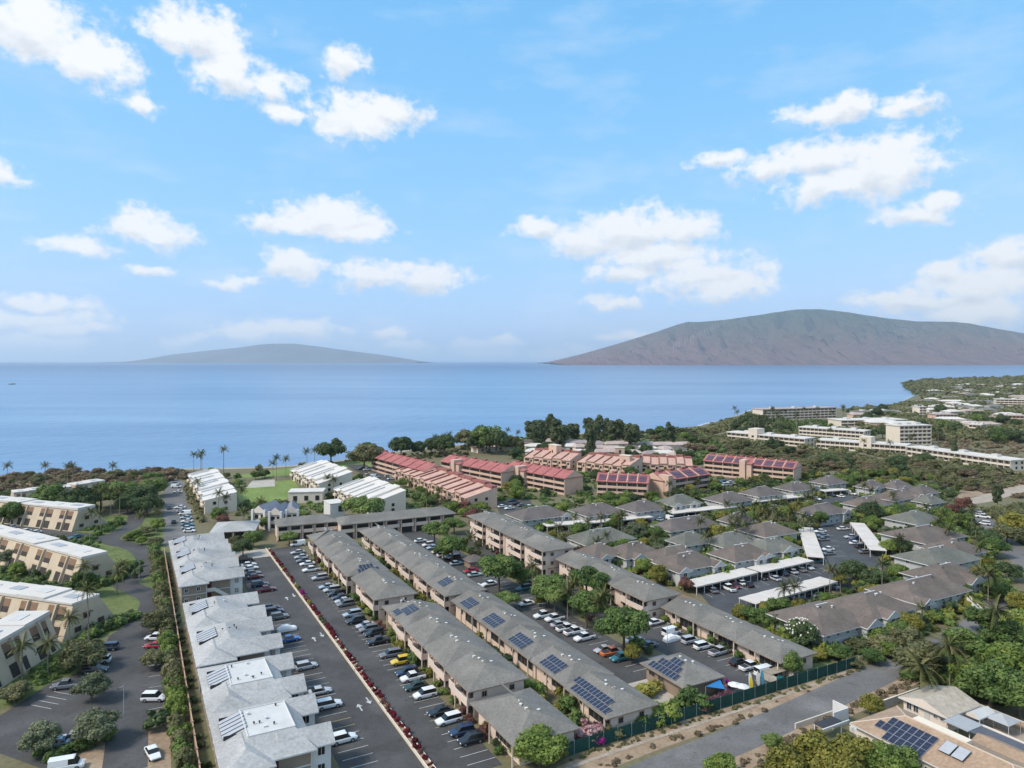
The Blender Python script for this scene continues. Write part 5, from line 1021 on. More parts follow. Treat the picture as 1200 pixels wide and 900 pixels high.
# wind turbines up the mountain ridge
tb=MB().tube([(0,0,-20),(0,0,80)],[2.2,1.2],6).mesh('mast',[m_white]); bl=MB().loft([[(-1.2,-.3,0),(1.2,-.3,0),(1.2,.3,0),(-1.2,.3,0)],[(-.3,-.1,42),(.3,-.1,42),(.3,.1,42),(-.3,.1,42)]]).mesh('blade',[m_white])
mt=bpy.data.objects['mountain']; 
for i in range(20):
    u=852-i*3.3; v=378+i*1.65; q=P(u,v+.001,H-200)  # direction only
    dirv=Vector(((u-CX)/F,1,(CY-v)/F)); hit,loc,_,_=mt.ray_cast(Vector((0,0,H)),dirv.normalized())
    if not hit: continue
    t=thing('wind_turbine','white wind turbine in the line climbing the mountain shoulder','wind turbine',loc,0,'wind turbines on the mountain'); put(tb,'mast',t); hub=80
    for k in range(3): put(bl,'blade',t,(0,-2,hub),(0,k*2*math.pi/3+i,0))
# ------------------------------------------------------------------ vegetation
LM={k:leaf_mat('leaf_'+k,*c) for k,c in {'green':((0.047,0.094,0.028),(0.191,0.269,0.077),(0.319,0.376,0.130)),'deep':((0.032,0.060,0.028),(0.120,0.168,0.069),(0.191,0.236,0.103)),'yellow':((0.104,0.112,0.024),(0.326,0.303,0.067),(0.420,0.397,0.106)),'olive':((.085,.105,.055),(.225,.25,.145),(.32,.335,.22)),
 'dry':((0.118,0.093,0.058),(0.277,0.216,0.135),(0.388,0.280,0.196)),'iron':((.07,.10,.05),(.16,.19,.095)),'palm':((0.062,0.082,0.026),(0.222,0.234,0.083),(0.402,0.316,0.135)),'rust':((0.118,0.052,0.045),(0.291,0.146,0.113)),'scrub':((0.076,0.088,0.038),(0.228,0.228,0.106),(0.346,0.292,0.167)),
 'red':((.07,.014,.018),(.25,.028,.045),(.32,.06,.08)),'magenta':((0.125,0.013,0.088),(0.450,0.037,0.312)),'pink':((0.150,0.112,0.062),(0.500,0.263,0.288),(0.600,0.425,0.400)),'purple':((0.075,0.031,0.044),(0.213,0.094,0.138),(0.263,0.188,0.125)),'bright':((0.076,0.122,0.026),(0.249,0.327,0.075),(0.402,0.410,0.135))}.items()}
m_bark=mat('bark',(.14,.105,.08),.95,.25,.8,fine=4); m_pbark=mat('palm_bark',(.24,.20,.16),.95,.2,1.0,fine=4); m_bloss=mat('blossom',(.75,.72,.62),.7,0)
def leaf_cloud(blobs,n,size,seed,upw=.25,core=.72,extra=None):
    """leaf quads spread through blobs (cx,cy,cz,rx,ry,rz); returns verts, faces, rnd, normals"""
    rs=np.random.RandomState(seed); B=np.array(blobs,float); area=(B[:,3]*B[:,4])+(B[:,3]*B[:,5]); pr=area/area.sum()
    k=rs.choice(len(B),n,p=pr); d=rs.normal(size=(n,3)); d/=np.linalg.norm(d,axis=1)[:,None]; low=d[:,2]<-.55; d[low,2]*=-1
    r=(.55+.58*rs.rand(n)**.8)[:,None]; c=B[k,:3]+d*B[k,3:]*r; nv=d/B[k,3:]; nv/=np.linalg.norm(nv,axis=1)[:,None]
    jit=rs.normal(size=(n,3))*.55; nn=nv+jit; nn[:,2]+=upw; nn/=np.linalg.norm(nn,axis=1)[:,None]
    t=np.cross(nn,rs.normal(size=(n,3))); t/=np.linalg.norm(t,axis=1)[:,None]; b=np.cross(nn,t); s=(size*(.6+.8*rs.rand(n)))[:,None]
    V=np.stack([c-t*s*.5-b*s*.35,c+t*s*.5-b*s*.28,c+t*s*.42+b*s*.38,c-t*s*.36+b*s*.3],1).reshape(-1,3); Fq=np.arange(4*n).reshape(n,4)
    hz=(c[:,2]-B[:,2].min())/(np.ptp(B[:,2])+B[:,5].mean()+1e-6)
    rv=np.repeat(rs.rand(n),4); sh=nv*.55+nn*.6; sh/=np.linalg.norm(sh,axis=1)[:,None]; Nn=np.repeat(sh,4,0)
    if core>0:                                                    # twiggy heart that keeps crowns from being hollow
        vs_,fs_,ns_=[V],[Fq],[Nn]; rr=[rv]; off=len(V)
        u_=np.array([[0,0,1],[.89,0,.45],[.28,.85,.45],[-.72,.53,.45],[-.72,-.53,.45],[.28,-.85,.45],[.72,.53,-.45],[-.28,.85,-.45],[-.89,0,-.45],[-.28,-.85,-.45],[.72,-.53,-.45],[0,0,-1]])
        tr=[(0,1,2),(0,2,3),(0,3,4),(0,4,5),(0,5,1),(1,6,2),(2,7,3),(3,8,4),(4,9,5),(5,10,1),(6,7,2),(7,8,3),(8,9,4),(9,10,5),(10,6,1),(11,7,6),(11,8,7),(11,9,8),(11,10,9),(11,6,10)]
        for q in B: vs_.append(q[:3]+u_*q[3:]*core*(.85+.3*rs.rand(12))[:,None]); ns_.append(u_)
        T=[]
        for i in range(len(B)): T+= [tuple(off+i*12+x for x in t_) for t_ in tr]
        V=np.concatenate(vs_); Nn=np.concatenate(ns_); rv=np.concatenate([rv,rs.rand(12*len(B))*.4]); return V,Fq.tolist()+T,rv,Nn
    return V,Fq.tolist(),rv,Nn
def leaf_mesh(name,data,mats,mi=None):
    V,Fc,rv,Nn=data; me=bpy.data.meshes.new(name); me.from_pydata(V.tolist(),[],Fc); [me.materials.append(m) for m in mats]
    at=me.attributes.new('rnd','FLOAT','POINT'); at.data.foreach_set('value',rv.astype(np.float32)); me.polygons.foreach_set('use_smooth',[True]*len(me.polygons))
    if mi is not None: me.polygons.foreach_set('material_index',mi)
    me.normals_split_custom_set_from_vertices(Nn.tolist()); me.update(); return me
def crown_blobs(rx,rz,zc,nb,seed,flat=1.0,br=.42,lowcut=-.35):
    r=random.Random(seed); out=[]
    for i in range(nb):
        for _ in range(40):
            x,y,z=[r.uniform(-1,1) for _ in range(3)]
            if .25<x*x+y*y+z*z<1 and z>lowcut: break
        q=r.uniform(.55,1.35)*br*rx; out.append((x*rx*.78,y*rx*.78,zc+z*rz*.72,q,q,q*flat))
    out.append((0,0,zc,rx*.5,rx*.5,rz*.5)); return out
def trunk_mesh(h,r,targets,seed):
    mb=MB(); rr=random.Random(seed); mb.tube([(0,0,-.2),(.08,0,h*.5),(0,.06,h)],[r*1.25,r*.9,r*.75],7)
    for t in targets: mb.tube([(0,0,h*.8),(t[0]*.45,t[1]*.45,h+(t[2]-h)*.55),t],[r*.55,r*.35,r*.12],5)
    return mb.mesh('trunk',[m_bark])
PT={}
def proto(kind,var=0):
    key=(kind,var)
    if key in PT: return PT[key]
    sd=hash((sum(map(ord,kind)),var))%9999
    spec={ # mat, rx, rz, zc, blobs, leaves, leaf size, trunk r, flat, br
     'umbrella':('green',5.2,2.0,5.0,34,6500,.42,.28,.62,.27),'round':('green',3.6,3.0,3.7,26,5200,.36,.2,.95,.32),'deep':('deep',3.6,3.1,3.8,26,5200,.37,.22,.95,.32),'yellow':('yellow',3.4,2.8,3.5,26,5200,.34,.18,.95,.33),'olive':('olive',3.4,2.5,3.4,26,4600,.30,.18,.85,.32),
     'dry':('dry',4.2,2.3,3.2,24,3600,.38,.2,.75,.30),'scrub':('scrub',4.0,2.4,3.0,26,4600,.36,.18,.8,.30),'ironwood':('iron',3.2,8.0,8.6,34,4500,.55,.3,1.5,.30),'rust':('rust',3.2,2.6,3.3,22,3600,.34,.18,.9,.34),'bright':('bright',3.4,2.8,3.4,26,5200,.34,.18,.95,.33)}[kind]
    m,rx,rz,zc,nb,n,ls,tr,fl,br=spec; bl=crown_blobs(rx,rz,zc,nb,sd+5,fl,br,-1 if kind=='ironwood' else -.5)
    cm=leaf_mesh('crown',leaf_cloud(bl,n,ls,sd),[LM[m]]); tm=trunk_mesh(zc-rz*.45,tr,[b[:3] for b in bl[:6]],sd); PT[key]=(tm,cm,rx,zc); return PT[key]
NAMES={'umbrella':'umbrella_tree','round':'broadleaf_tree','deep':'dark_shade_tree','yellow':'yellow_green_tree','olive':'olive_tree','dry':'kiawe_tree','scrub':'kiawe_tree','ironwood':'ironwood_tree','rust':'copper_leaved_tree','bright':'bright_green_tree'}
LOOK={'umbrella':'wide flat-topped green umbrella tree','round':'round green broadleaf tree','deep':'dark green broadleaf tree','yellow':'bushy yellow-green tree','olive':'silvery olive-green tree','dry':'grey-green dry kiawe tree','scrub':'low spreading kiawe tree','ironwood':'tall feathery dark ironwood tree','rust':'rusty brown-leaved tree','bright':'bright green bushy tree'}
TREES=[]
def tree_at(kind,p,r,where,zs=1.0,var=None):
    tm,cm,rx,zc=proto(kind,rnd.randrange(3) if var is None else var); s=r/rx
    t=thing(NAMES[kind],f'{LOOK[kind]} {where}','tree',(p[0],p[1],0),rnd.uniform(0,6.28),f'{LOOK[kind]}s {where}'[:70]); t.scale=(s,s,s*zs)
    put(tm,'trunk',t); put(cm,'crown',t); TREES.append((p[0],p[1],r*.6)); return t
def tree(kind,u,v,pw,where,zs=1.0,var=None):
    z=3.5
    for _ in range(3): p=P(u,v,z); r=pw*p.y/F; z=proto(kind,0)[3]*r/proto(kind,0)[2]*zs
    return tree_at(kind,P(u,v,min(z,16)),r,where,zs,var)
# palms
def frond(L_,droop,seed,w=.5):
    rs=random.Random(seed); V=[];Fc=[];N_=[]; n=9
    pts=[]
    for i in range(n+1):
        t=i/n; pts.append(Vector((L_*(t-.12*t*t*droop),0,L_*(.30*t-.62*droop*t*t))))
    for i in range(n):
        a,b=pts[i],pts[i+1]; t=i/n; l=w*L_*.5*math.sin(math.pi*min(1,(t*.85+.13)))
        for sg in(-1,1):
            for q in range(2):
                c=a.lerp(b,q/2); e=c+Vector((l*.55,sg*l,-l*(.25+.35*t)+rs.uniform(-.05,.05))); k=len(V); V+=[c,c.lerp(b,.55),e]; Fc.append((k,k+1,k+2)); N_+=[Vector((0,sg*.35,.9)).normalized()]*3
        k=len(V); V+=[a+Vector((0,-.05,0)),b+Vector((0,-.04,0)),b+Vector((0,.04,0)),a+Vector((0,.05,0))]; Fc.append((k,k+1,k+2,k+3)); N_+=[Vector((0,0,1))]*4
    return V,Fc,N_
def frond_mesh(L_,droop,seed):
    V,Fc,N_=frond(L_,droop,seed); return leaf_mesh('frond',(np.array([tuple(v) for v in V]),Fc,np.full(len(V),random.Random(seed).random()),np.array([tuple(x) for x in N_])),[LM['palm']])
FRM=None
def palm_crown(L_,nf,seed):
    r=random.Random(seed); Vs=[];Fs=[];Ns=[];Rs=[]
    for i in range(nf):
        t=i/nf; V,Fc,N_=frond(L_*r.uniform(.85,1.1),.2+1.15*t,seed+i); M=Euler((0,-R(55)*(1-t)**1.4+R(8),i*2.4)).to_matrix(); k=len(Vs); Vs+=[tuple(M@v) for v in V]; Ns+=[tuple(M@x) for x in N_]; Fs+=[tuple(k+j for j in f) for f in Fc]; Rs+=[r.random()*.7+.3*t]*len(V)
    return leaf_mesh('crown',(np.array(Vs),Fs,np.array(Rs),np.array(Ns)),[LM['palm']])
def palm_trunk(h,seed):
    r=random.Random(seed); lean=r.uniform(-.06,.06)*h; return MB().tube([(lean*t*t,lean*.5*t*t*(1 if seed%2 else -1),h*t-.2*(t==0)) for t in (0,.15,.4,.7,1)],[.30,.20,.16,.14,.15],7).mesh('trunk',[m_pbark]),(lean,lean*.5*(1 if seed%2 else -1),h)
PALM=[]
for i in range(5): PALM.append((*palm_trunk(8.5,i),palm_crown(3.6,20,i*50)))
for c in PALM: pass
NP=[0]
def palm_at(p,h,where,r=3.4,near=False):
    tm,top,cm=PALM[rnd.randrange(5)]; t=thing('palm_tree',f'coconut palm {where}','palm',(p[0],p[1],0),rnd.uniform(0,6.28),f'palms {where}'[:70])
    k=h/8.5; q=r/3.6; o=put(tm,'trunk',t,(0,0,0),(0,0,0),(max(k*.6,.7),max(k*.6,.7),k)); top=(top[0]*max(k*.6,.7),top[1]*max(k*.6,.7),h)
    if near:
        for i in range(20):
            tt=i/20; put(FR[i%6],'frond',t,top,(0,-R(55)*(1-tt)**1.4+R(4)+tt*R(22),i*2.4),(q,q,q))
    else: put(cm,'crown',t,top,(0,0,0),(q,q,q))
    TREES.append((p[0],p[1],1.2)); NP[0]+=1; return t
FR=[frond_mesh(3.6,.5+.18*i,900+i) for i in range(6)]
def palm(u,v,h,where,r=3.4,near=False): p=P(u,v,h); return palm_at(p,h,where,r,near)
# shrubs: one mesh each
SH={}
def shrub_mesh(m,var,flat=.7):
    k=(m,var,flat)
    if k not in SH:
        bl=crown_blobs(1.0,.75*flat/.7,.62,7,var*17+len(m),.8,.5,-.6); SH[k]=leaf_mesh('shrub',leaf_cloud(bl,620,.23,var*7+3,.3,.78),[LM[m]])
    return SH[k]
SL={'green':'green leafy shrub','deep':'dark green shrub','yellow':'yellow-green shrub','bright':'bright green shrub','olive':'pale olive shrub','rust':'rusty brown shrub','red':'red-flowering shrub','magenta':'magenta bougainvillea shrub','pink':'pink bougainvillea shrub','purple':'purple-leaved clipped shrub','scrub':'dry scrub bush','dry':'dry grey bush','palm':'spiky palm-like shrub'}
SN=[0]
def shrub_at(m,p,r,where,zs=1.0,sx=1.0,rz=None,name='shrub'):
    o=put(shrub_mesh(m,rnd.randrange(3)),name,None,(p[0],p[1],0),(0,0,rnd.uniform(0,6.28) if rz is None else rz),(r*sx,r,r*zs)); tag(o,f'{SL[m]} {where}','shrub',f'{SL[m]}s {where}'.replace('bushs','bushes')[:70]); SN[0]+=1; return o
def shrub(m,u,v,pw,where,zs=1.0,**k):
    p=P(u,v,1.0); return shrub_at(m,p,pw*p.y/F,where,zs,**k)
def by_house(o,p,look):
    h=min(HOUSES,key=lambda q:(q[0].location.x-p[0])**2+(q[0].location.y-p[1])**2)[0]['label']; l=f'{look} beside the {h}'; o['label']=' '.join(l.split()[:16]); return o
# explicit trees ------------------------------------------------------------
w='between the parking rows'
for u,v,pw in ((643,686,23),(687,678,24),(687,708,25),(731,731,33),(585,663,27),(613,673,15),(650,697,20),(509,621,17),(530,637,20),(520,644,13),(640,694,16),(700,700,16)): tree('umbrella',u,v,pw,w,1.15)
tree('umbrella',592,701,18,'beside the solar-panel row',.8); tree('umbrella',426,592,28,'in front of the white ribbed condominium',.9,1); tree('umbrella',532,613,15,'at the end of the crosswise block',.9); tree('umbrella',339,628,12,'by the crosswise block end',.9)
tree('yellow',743,765,13,'on the small island by the orange pickup',.9); tree('round',929,778,14,'at the end of the lanai row',1.1); tree('yellow',633,703,8,'beside the white pickups',1.0)
tree('rust',558,612,9,'behind the three-storey blush block'); tree('rust',553,603,10,'behind the three-storey blush block'); tree('rust',545,592,9,'by the striped terracotta terrace'); tree('rust',805,684,10,'before the long white carport'); tree('rust',1130,590,11,'near the bare ground'); tree('rust',1117,598,9,'near the bare ground')
wl='in the car park of the beige condominiums'
for k,u,v,pw in (('olive',107,803,21),('olive',114,849,26),('olive',48,864,24),('green',0,0,0),('scrub',96,766,28),('scrub',183,725,19),('scrub',182,771,17),('scrub',17,812,18),('round',97,684,17),('round',25,806,10),('round',14,600,16),('olive',8,652,12)):
    if pw and k in NAMES: tree(k,u,v,pw,wl,.9)
tree('deep',388,527,16,'alone on the shore lawn',1.0); tree('scrub',427,534,22,'on the shore beside the red-roofed condominium',1.0); tree('deep',470,522,15,'on the shore beside the red-roofed condominium',.9)
for u,v,pw in ((430,528,12),(445,532,10),(490,525,9),(545,514,16),(520,520,14),(505,522,10),(570,513,18),(582,517,15),(600,519,14),(560,518,12)): tree(rnd.choice(['deep','scrub','round']),u,v,pw,'along the shore by the red roofs',1.0)
for u,v,pw in ((625,504,12),(637,500,11),(648,502,12),(632,508,13),(660,506,11),(672,503,11),(690,497,10),(700,503,12),(712,500,11),(722,503,11),(733,503,11),(740,508,12),(655,511,12),(785,503,9),(798,506,9)): tree('ironwood',u,v+rnd.uniform(-2,3),pw*rnd.uniform(.7,.95),'in the shore grove',rnd.uniform(.55,.8))
tree('ironwood',692,513,7,'standing alone before the faded pink cottages',1.35)
tree('ironwood',1118,524,5,'beside the low white hotel wing',1.2); tree('ironwood',1169,578,6,'by the street bend',1.1)
for u,v,pw in ((939,742,19),): tree('deep',u,v,pw,'dotted with white plumeria blossoms',1.0)
for k,u,v,pw in (('deep',915,728,15),('round',884,722,16),('yellow',871,719,13),('round',912,711,15),('yellow',937,710,11),('round',900,727,13)): tree(k,u,v,pw,'between the lanai row and the carport',.85)
for k,u,v,pw in (('bright',1182,778,36),('green',1160,802,34),('green',1195,812,34),('bright',1140,796,26),('scrub',1080,774,34),('green',1130,752,22),('scrub',1062,750,26),('green',1180,745,24),('bright',1195,730,22),('yellow',1190,705,16),('green',1150,725,20),('green',1172,690,18),('deep',1182,668,15),('round',1165,640,16),('scrub',1180,625,20),('yellow',1190,612,18),('deep',1160,630,14)):
    tree({'green':'round'}.get(k,k),u,v,pw,'in the thicket by the dirt road',.8)
for k,u,v,pw in (('yellow',960,885,34),('yellow',1000,890,34),('bright',1030,897,30),('round',1055,893,24),('yellow',925,897,30),('round',905,868,12),('yellow',985,905,30),('rust',940,875,15)): tree(k,u,v,pw,'in front of the tan solar house',.85)
tree('yellow',1020,826,15,'beside the dirt road bend',.9); tree('bright',845,897,20,'at the roadside below the green fence',.7)
for k,u,v,pw in (('scrub',632,876,34),('bright',610,880,14),('yellow',650,880,16)): tree({'scrub':'bright'}.get(k,k),u,v,pw,'at the end of the row by the green fence',.62)
for k,u,v,pw in (('round',297,631,12),('deep',285,640,12),('scrub',277,634,9),('rust',262,608,8),('round',255,603,10),('round',310,612,9)): tree(k,u,v,pw,'behind the pale townhouses',.9)
for u,v,pw in ((60,582,22),(92,586,22),(118,580,20),(140,578,22),(165,580,20),(180,570,16),(172,590,18),(150,590,14),(100,595,14),(12,582,12),(178,560,11)): tree(rnd.choice(['deep','deep','round']),u,v,pw,'in the dark grove behind the beige condominiums',.75)
for u,v,pw in ((158,627,9),(172,622,10),(182,634,10),(166,633,7),(185,615,10),(150,630,6)): tree(rnd.choice(['round','bright','scrub']),u,v,pw,'inside the bend of the curving drive',.75)
# palms
for u,v,h,r in ((1113,757,8.5,4.8),(1168,716,9.5,4.6),(1079,782,7.5,4.6),(1158,672,9,4.2),(1148,668,7,3.8)): palm(u,v,h,'with long drooping fronds in the roadside thicket',r,True)
for u,v,h in ((82,724,8),(104,690,13),(98,664,9),(56,754,7),(26,756,7),(137,671,6),(144,661,6)): palm(u,v,h,'beside the beige slope-walled condominiums',3.2,True)
for u,v,h in ((624,664,8),(671,685,8),(708,697,8),(551,630,8),(665,694,7),(701,706,7),(560,640,6),(1138,598,9),(930,688,7),(919,690,6)): palm(u,v,h,'rising between parking rows',3.2)
for u,v,h in ((237,531,17),(262,527,18),(227,533,9),(324,537,12),(335,538,11),(360,529,14),(369,528,13),(320,543,8),(9,546,11),(53,546,11),(79,547,13),(85,546,13),(132,546,9),(155,556,9),(509,512,12),(521,511,12),(526,509,12),(595,504,12),(607,507,10),(235,535,8)): palm(u,v,h,'standing against the sea',3.4)
for u,v,h in ((92,574,11),(112,572,11),(120,575,11),(130,577,10),(140,575,12),(103,578,9),(108,600,7),(118,602,7),(165,604,6),(183,600,6),(256,578,10),(232,565,9),(265,583,10),(284,575,9),(285,600,9),(305,588,8),(383,560,7),(391,562,7),(500,580,7),(515,574,7),(480,566,7)): palm(u,v,h,'near the white and beige condominiums',3.2)
for u,v,h in ((905,590,9),(893,600,9),(942,606,8),(935,590,9),(918,588,9),(950,610,7),(926,600,8),(912,604,9),(870,600,8),(883,608,8),(688,612,8),(672,606,7),(655,618,7),(660,632,7),(700,636,6),(820,612,7),(830,628,7),(845,628,6),(858,616,8),(972,668,7),(985,672,6),(1100,612,8),(1112,620,7),(1105,602,7),(1120,608,7),(1085,595,6)): by_house(palm(u,v,h,'among the garden estate houses',3.0),P(u,v,h),'coconut palm')
# hedges and flower rows -----------------------------------------------------
for i in range(78):
    a=105+i*2.0
    m='red' if a<196 else ('magenta' if 204<a<212 else rnd.choice(['red','red','rust','yellow']))
    if 178<a<186 or rnd.random()<.15: m=rnd.choice(['yellow','rust','rust','scrub'])
    shrub_at(m,G(a+rnd.uniform(-.4,.4),43.35+rnd.uniform(-.1,.2)),rnd.uniform(.5,.72),'in the long planter between the two lots',rnd.uniform(1.0,1.6),.95)
for i in range(66):
    a=106+i*2.6+rnd.uniform(-.5,.5); b=8.1+rnd.uniform(-.25,.25)
    shrub_at(rnd.choice(['scrub','green','bright','scrub']),G(a,b),rnd.uniform(1.35,1.75),'in the tall hedge along the tan fence',rnd.uniform(1.2,1.7))
for i in range(30):
    a=112+i*5+rnd.uniform(-1,1); shrub_at('deep',G(a,11.2),rnd.uniform(.6,.9),'behind the pale townhouses, inside the tan fence',1.1)
for i in range(34):
    a=106+i*4.2+rnd.uniform(-1,1)
    if free(*G(a,54.6)[:2],0) or True: shrub_at(rnd.choice(['green','yellow','bright','deep','rust','green']),G(a,55.2+rnd.uniform(-.3,.3)),rnd.uniform(.8,1.5),'against the balconies by the flower hedge',rnd.uniform(.9,1.4))
for i in range(40):
    a=104+i*3.6+rnd.uniform(-1,1); shrub_at(rnd.choice(['green','yellow','bright','deep','yellow']),G(a,70.3+rnd.uniform(-.8,.8)),rnd.uniform(1.1,2.0),'in the narrow garden between two grey rows',rnd.uniform(1.0,1.5))
for i in range(26):
    a=106+i*5.0+rnd.uniform(-1,1); b=119.9 if a<143 else (115.0 if a<186 else 111.2); shrub_at(rnd.choice(['deep','yellow','rust','green','bright']),G(a,b-.4),rnd.uniform(.8,1.4),'against the lanais of the blush rows',1.2)
for i in range(34):
    a=128+i*3.6+rnd.uniform(-1,1); shrub_at(rnd.choice(['green','deep','rust','green','scrub']),G(a,103.8+rnd.uniform(-1.3,1.3)),rnd.uniform(.9,1.9),'in the planted strip between parking rows',rnd.uniform(.8,1.2))
for m,u,v,pw,l in (('pink',690,861,17,'over the green fence'),('magenta',702,866,8,'over the green fence'),('bright',749,846,12,'by the green fence'),('bright',777,840,18,'by the green fence'),('green',808,826,18,'by the green fence'),('scrub',716,858,12,'by the green fence'),('yellow',660,812,11,'between the row ends'),('yellow',652,800,9,'between the row ends'),('green',668,828,14,'between the row ends'),('green',680,842,11,'between the row ends'),('bright',722,805,7,'at the solar row edge'),('pink',847,806,10,'by the pavilion'),('magenta',850,800,7,'by the pavilion'),('yellow',600,848,8,'by the parking end'),('green',575,850,9,'by the parking end'),('deep',183,846,15,'on the dirt yard edge')):
    shrub(m,u,v,pw,l)
p=P(760,808,1); shrub_at('yellow',p,2.0,'clipped round beside the navy canopy',1.0,1.7,TH)
for u,v in ((825,829),(834,824),(843,820),(852,816)): shrub('purple',u,v,9,'in the clipped hedge behind the green fence',1.0)
for u,v,pw in ((45,880,9),(60,886,9),(75,880,9),(90,874,9),(105,868,9),(118,862,9),(130,858,8)): shrub('green',u,v,pw,'in the hedge below the olive trees',1.1)
for i in range(9): shrub('deep',112+i*5,742-i*3.2,5,'at the foot of the sloping flank wall',1.0)
for i in range(12): shrub(rnd.choice(['bright','green','rust']),112+i*3.6,672-i*1.2,4.5,'on the flank wall above the curving drive',1.0)
for i in range(10): shrub(rnd.choice(['deep','green']),8+i*17,rnd.uniform(668,676),7,'below the beige slope-walled condominium',1.2)
# plumeria blossoms
bt=[o for o in bpy.data.objects if o.type=='EMPTY' and 'plumeria blossoms' in o.get('label','')][0]
rs=np.random.RandomState(4); bm_=MB()
for i in range(46):
    d=rs.normal(size=3); d/=np.linalg.norm(d); d[2]=abs(d[2]); c=Vector((d[0]*3.5,d[1]*3.5,4.4+d[2]*2.6)); bm_.box(c.x-.13,c.x+.13,c.y-.13,c.y+.13,c.z-.1,c.z+.1)
o=part(bm_,'blossoms',[m_bloss],bt); o['kind']='stuff'
# scattered planting in the open ground: individuals first, then masses -----------
def scatter(poly,n,rmin,fn,seed,tries=12,px=True):
    pts=[P(u,v) for u,v in poly] if px else poly; pl=[(p.x,p.y) for p in pts]; x0,x1=min(p[0] for p in pl),max(p[0] for p in pl); y0,y1=min(p[1] for p in pl),max(p[1] for p in pl); r=random.Random(seed); got=0
    for _ in range(n*tries):
        if got>=n: break
        x,y=r.uniform(x0,x1),r.uniform(y0,y1)
        if not inside(x,y,pl) or not free(x,y,rmin): continue
        if any((x-a)**2+(y-b)**2<(c*.8+rmin*.8)**2 for a,b,c in TREES): continue
        fn((x,y,0),r); got+=1
EST=[(596,612),(640,598),(800,572),(930,560),(1010,556),(1110,562),(1150,620),(1180,690),(1110,760),(1010,768),(955,765),(880,722),(800,694),(730,664),(670,642)]
def est_tree(p,r):
    k=r.choice(['round','round','deep','yellow','bright','bright','scrub','scrub','deep','yellow','round','olive']); R_=r.uniform(2.0,3.9); by_house(tree_at(k,p,R_,'among the garden estate houses',.8),p,LOOK[k])
scatter(EST,240,1.1,est_tree,11)
scatter(EST,45,1.2,lambda p,r:by_house(palm_at(p,r.uniform(5.5,8.5),'among the garden estate houses',r.uniform(2.4,3.2)),p,'coconut palm'),12)
SCR=[(800,532),(860,522),(960,534),(1080,545),(1200,560),(1200,575),(1120,572),(1000,556),(940,558),(935,545),(840,530)]
scatter(SCR,56,2.5,lambda p,r:tree_at(r.choice(['scrub','scrub','dry','dry','deep']),p,r.uniform(3,6.5),'in the dry scrub below the hotels',.75),13)
scatter([(735,512),(830,505),(850,520),(800,532),(760,520)],26,2.5,lambda p,r:tree_at(r.choice(['scrub','dry','round','deep']),p,r.uniform(3,6),'between the pink cottages and the hotels',.85),14)
scatter([(0,560),(200,553),(205,568),(180,578),(0,575)],34,2,lambda p,r:tree_at(r.choice(['dry','dry','scrub']),p,r.uniform(3,5.5),'in the seaside scrub',.75),15)
scatter([(860,490),(985,492),(1000,500),(940,515),(850,505)],26,2,lambda p,r:palm_at(p,r.uniform(12,17),'around the seafront hotel',3.6),16)
scatter([(852,500),(890,492),(935,510),(860,512)],20,3,lambda p,r:tree_at('deep',p,r.uniform(4,6),'around the seafront hotel',1.0),17)
scatter([(985,486),(1110,480),(1200,500),(1200,540),(1100,525),(1000,515)],46,2,lambda p,r:tree_at(r.choice(['deep','scrub','deep','round']),p,r.uniform(4,7),'in the resort strip',.95),18)
scatter([(940,512),(1180,520),(1180,545),(950,530)],16,1.5,lambda p,r:palm_at(p,r.uniform(8,12),'beside the resort blocks',3.2),19)
scatter([(580,560),(700,560),(840,560),(830,580),(700,590),(590,590)],26,2,lambda p,r:tree_at(r.choice(['round','deep','yellow','bright']),p,r.uniform(2.4,4.2),'at the feet of the red-roofed condominiums',.9),20)
scatter([(600,522),(740,530),(820,540),(820,556),(700,552),(600,545)],26,2,lambda p,r:tree_at(r.choice(['deep','round','deep']),p,r.uniform(3,5),'between the terracotta terraces',.95),21)
scatter([(440,560),(460,580),(560,612),(590,610),(560,590),(470,560)],22,1.5,lambda p,r:tree_at(r.choice(['round','bright','scrub']),p,r.uniform(2,3.2),'along the striped terracotta terrace',.85),22)
scatter([(225,556),(340,552),(420,560),(520,596),(500,602),(380,598),(280,606),(240,610)],26,1.6,lambda p,r:tree_at(r.choice(['round','bright','scrub','deep']),p,r.uniform(1.8,3),'round the white condominiums',.9),23)
scatter([(0,600),(80,628),(90,690),(60,740),(0,780)],18,1.2,lambda p,r:tree_at(r.choice(['round','scrub','deep','bright']),p,r.uniform(1.6,2.8),'in the gardens of the beige condominiums',.9),24)
# masses nobody could count
def mass(name,poly,n,m,rr,seed,rmin=1.0,zs=.8,leaves=70,ls=.42,pts=None):
    base=[leaf_cloud(crown_blobs(1,.7,.5,4,seed+i,.85,.6,-.6),leaves,ls,seed+i,.3,.8) for i in range(4)]; Vs=[];Fs=[];Rs=[];Ns=[];off=0; r=random.Random(seed)
    def add(p,q):
        nonlocal off
        V,Fc,rv,Nn=base[r.randrange(4)]; s=r.uniform(*rr); a=r.uniform(0,6.28); c,s_=math.cos(a),math.sin(a); M=np.array([[c,-s_,0],[s_,c,0],[0,0,1]])
        Vs.append((V@M.T)*np.array([s,s,s*zs*r.uniform(.7,1.3)])+np.array([p[0],p[1],-.1*s])); Ns.append(Nn@M.T); Rs.append(np.clip(rv*.6+r.random()*.5,0,1)); Fs.extend([tuple(off+x for x in f) for f in Fc]); off+=len(V)
    global TREES; sv=TREES; TREES=[]; (scatter(poly,n,rmin,add,seed) if pts is None else [add(p,r) for p in pts]); TREES=sv
    if Vs: o=put(leaf_mesh(name,(np.concatenate(Vs),Fs,np.concatenate(Rs),np.concatenate(Ns)),[LM[m]]),name); tag(o,kind='stuff'); return o
STL=[]
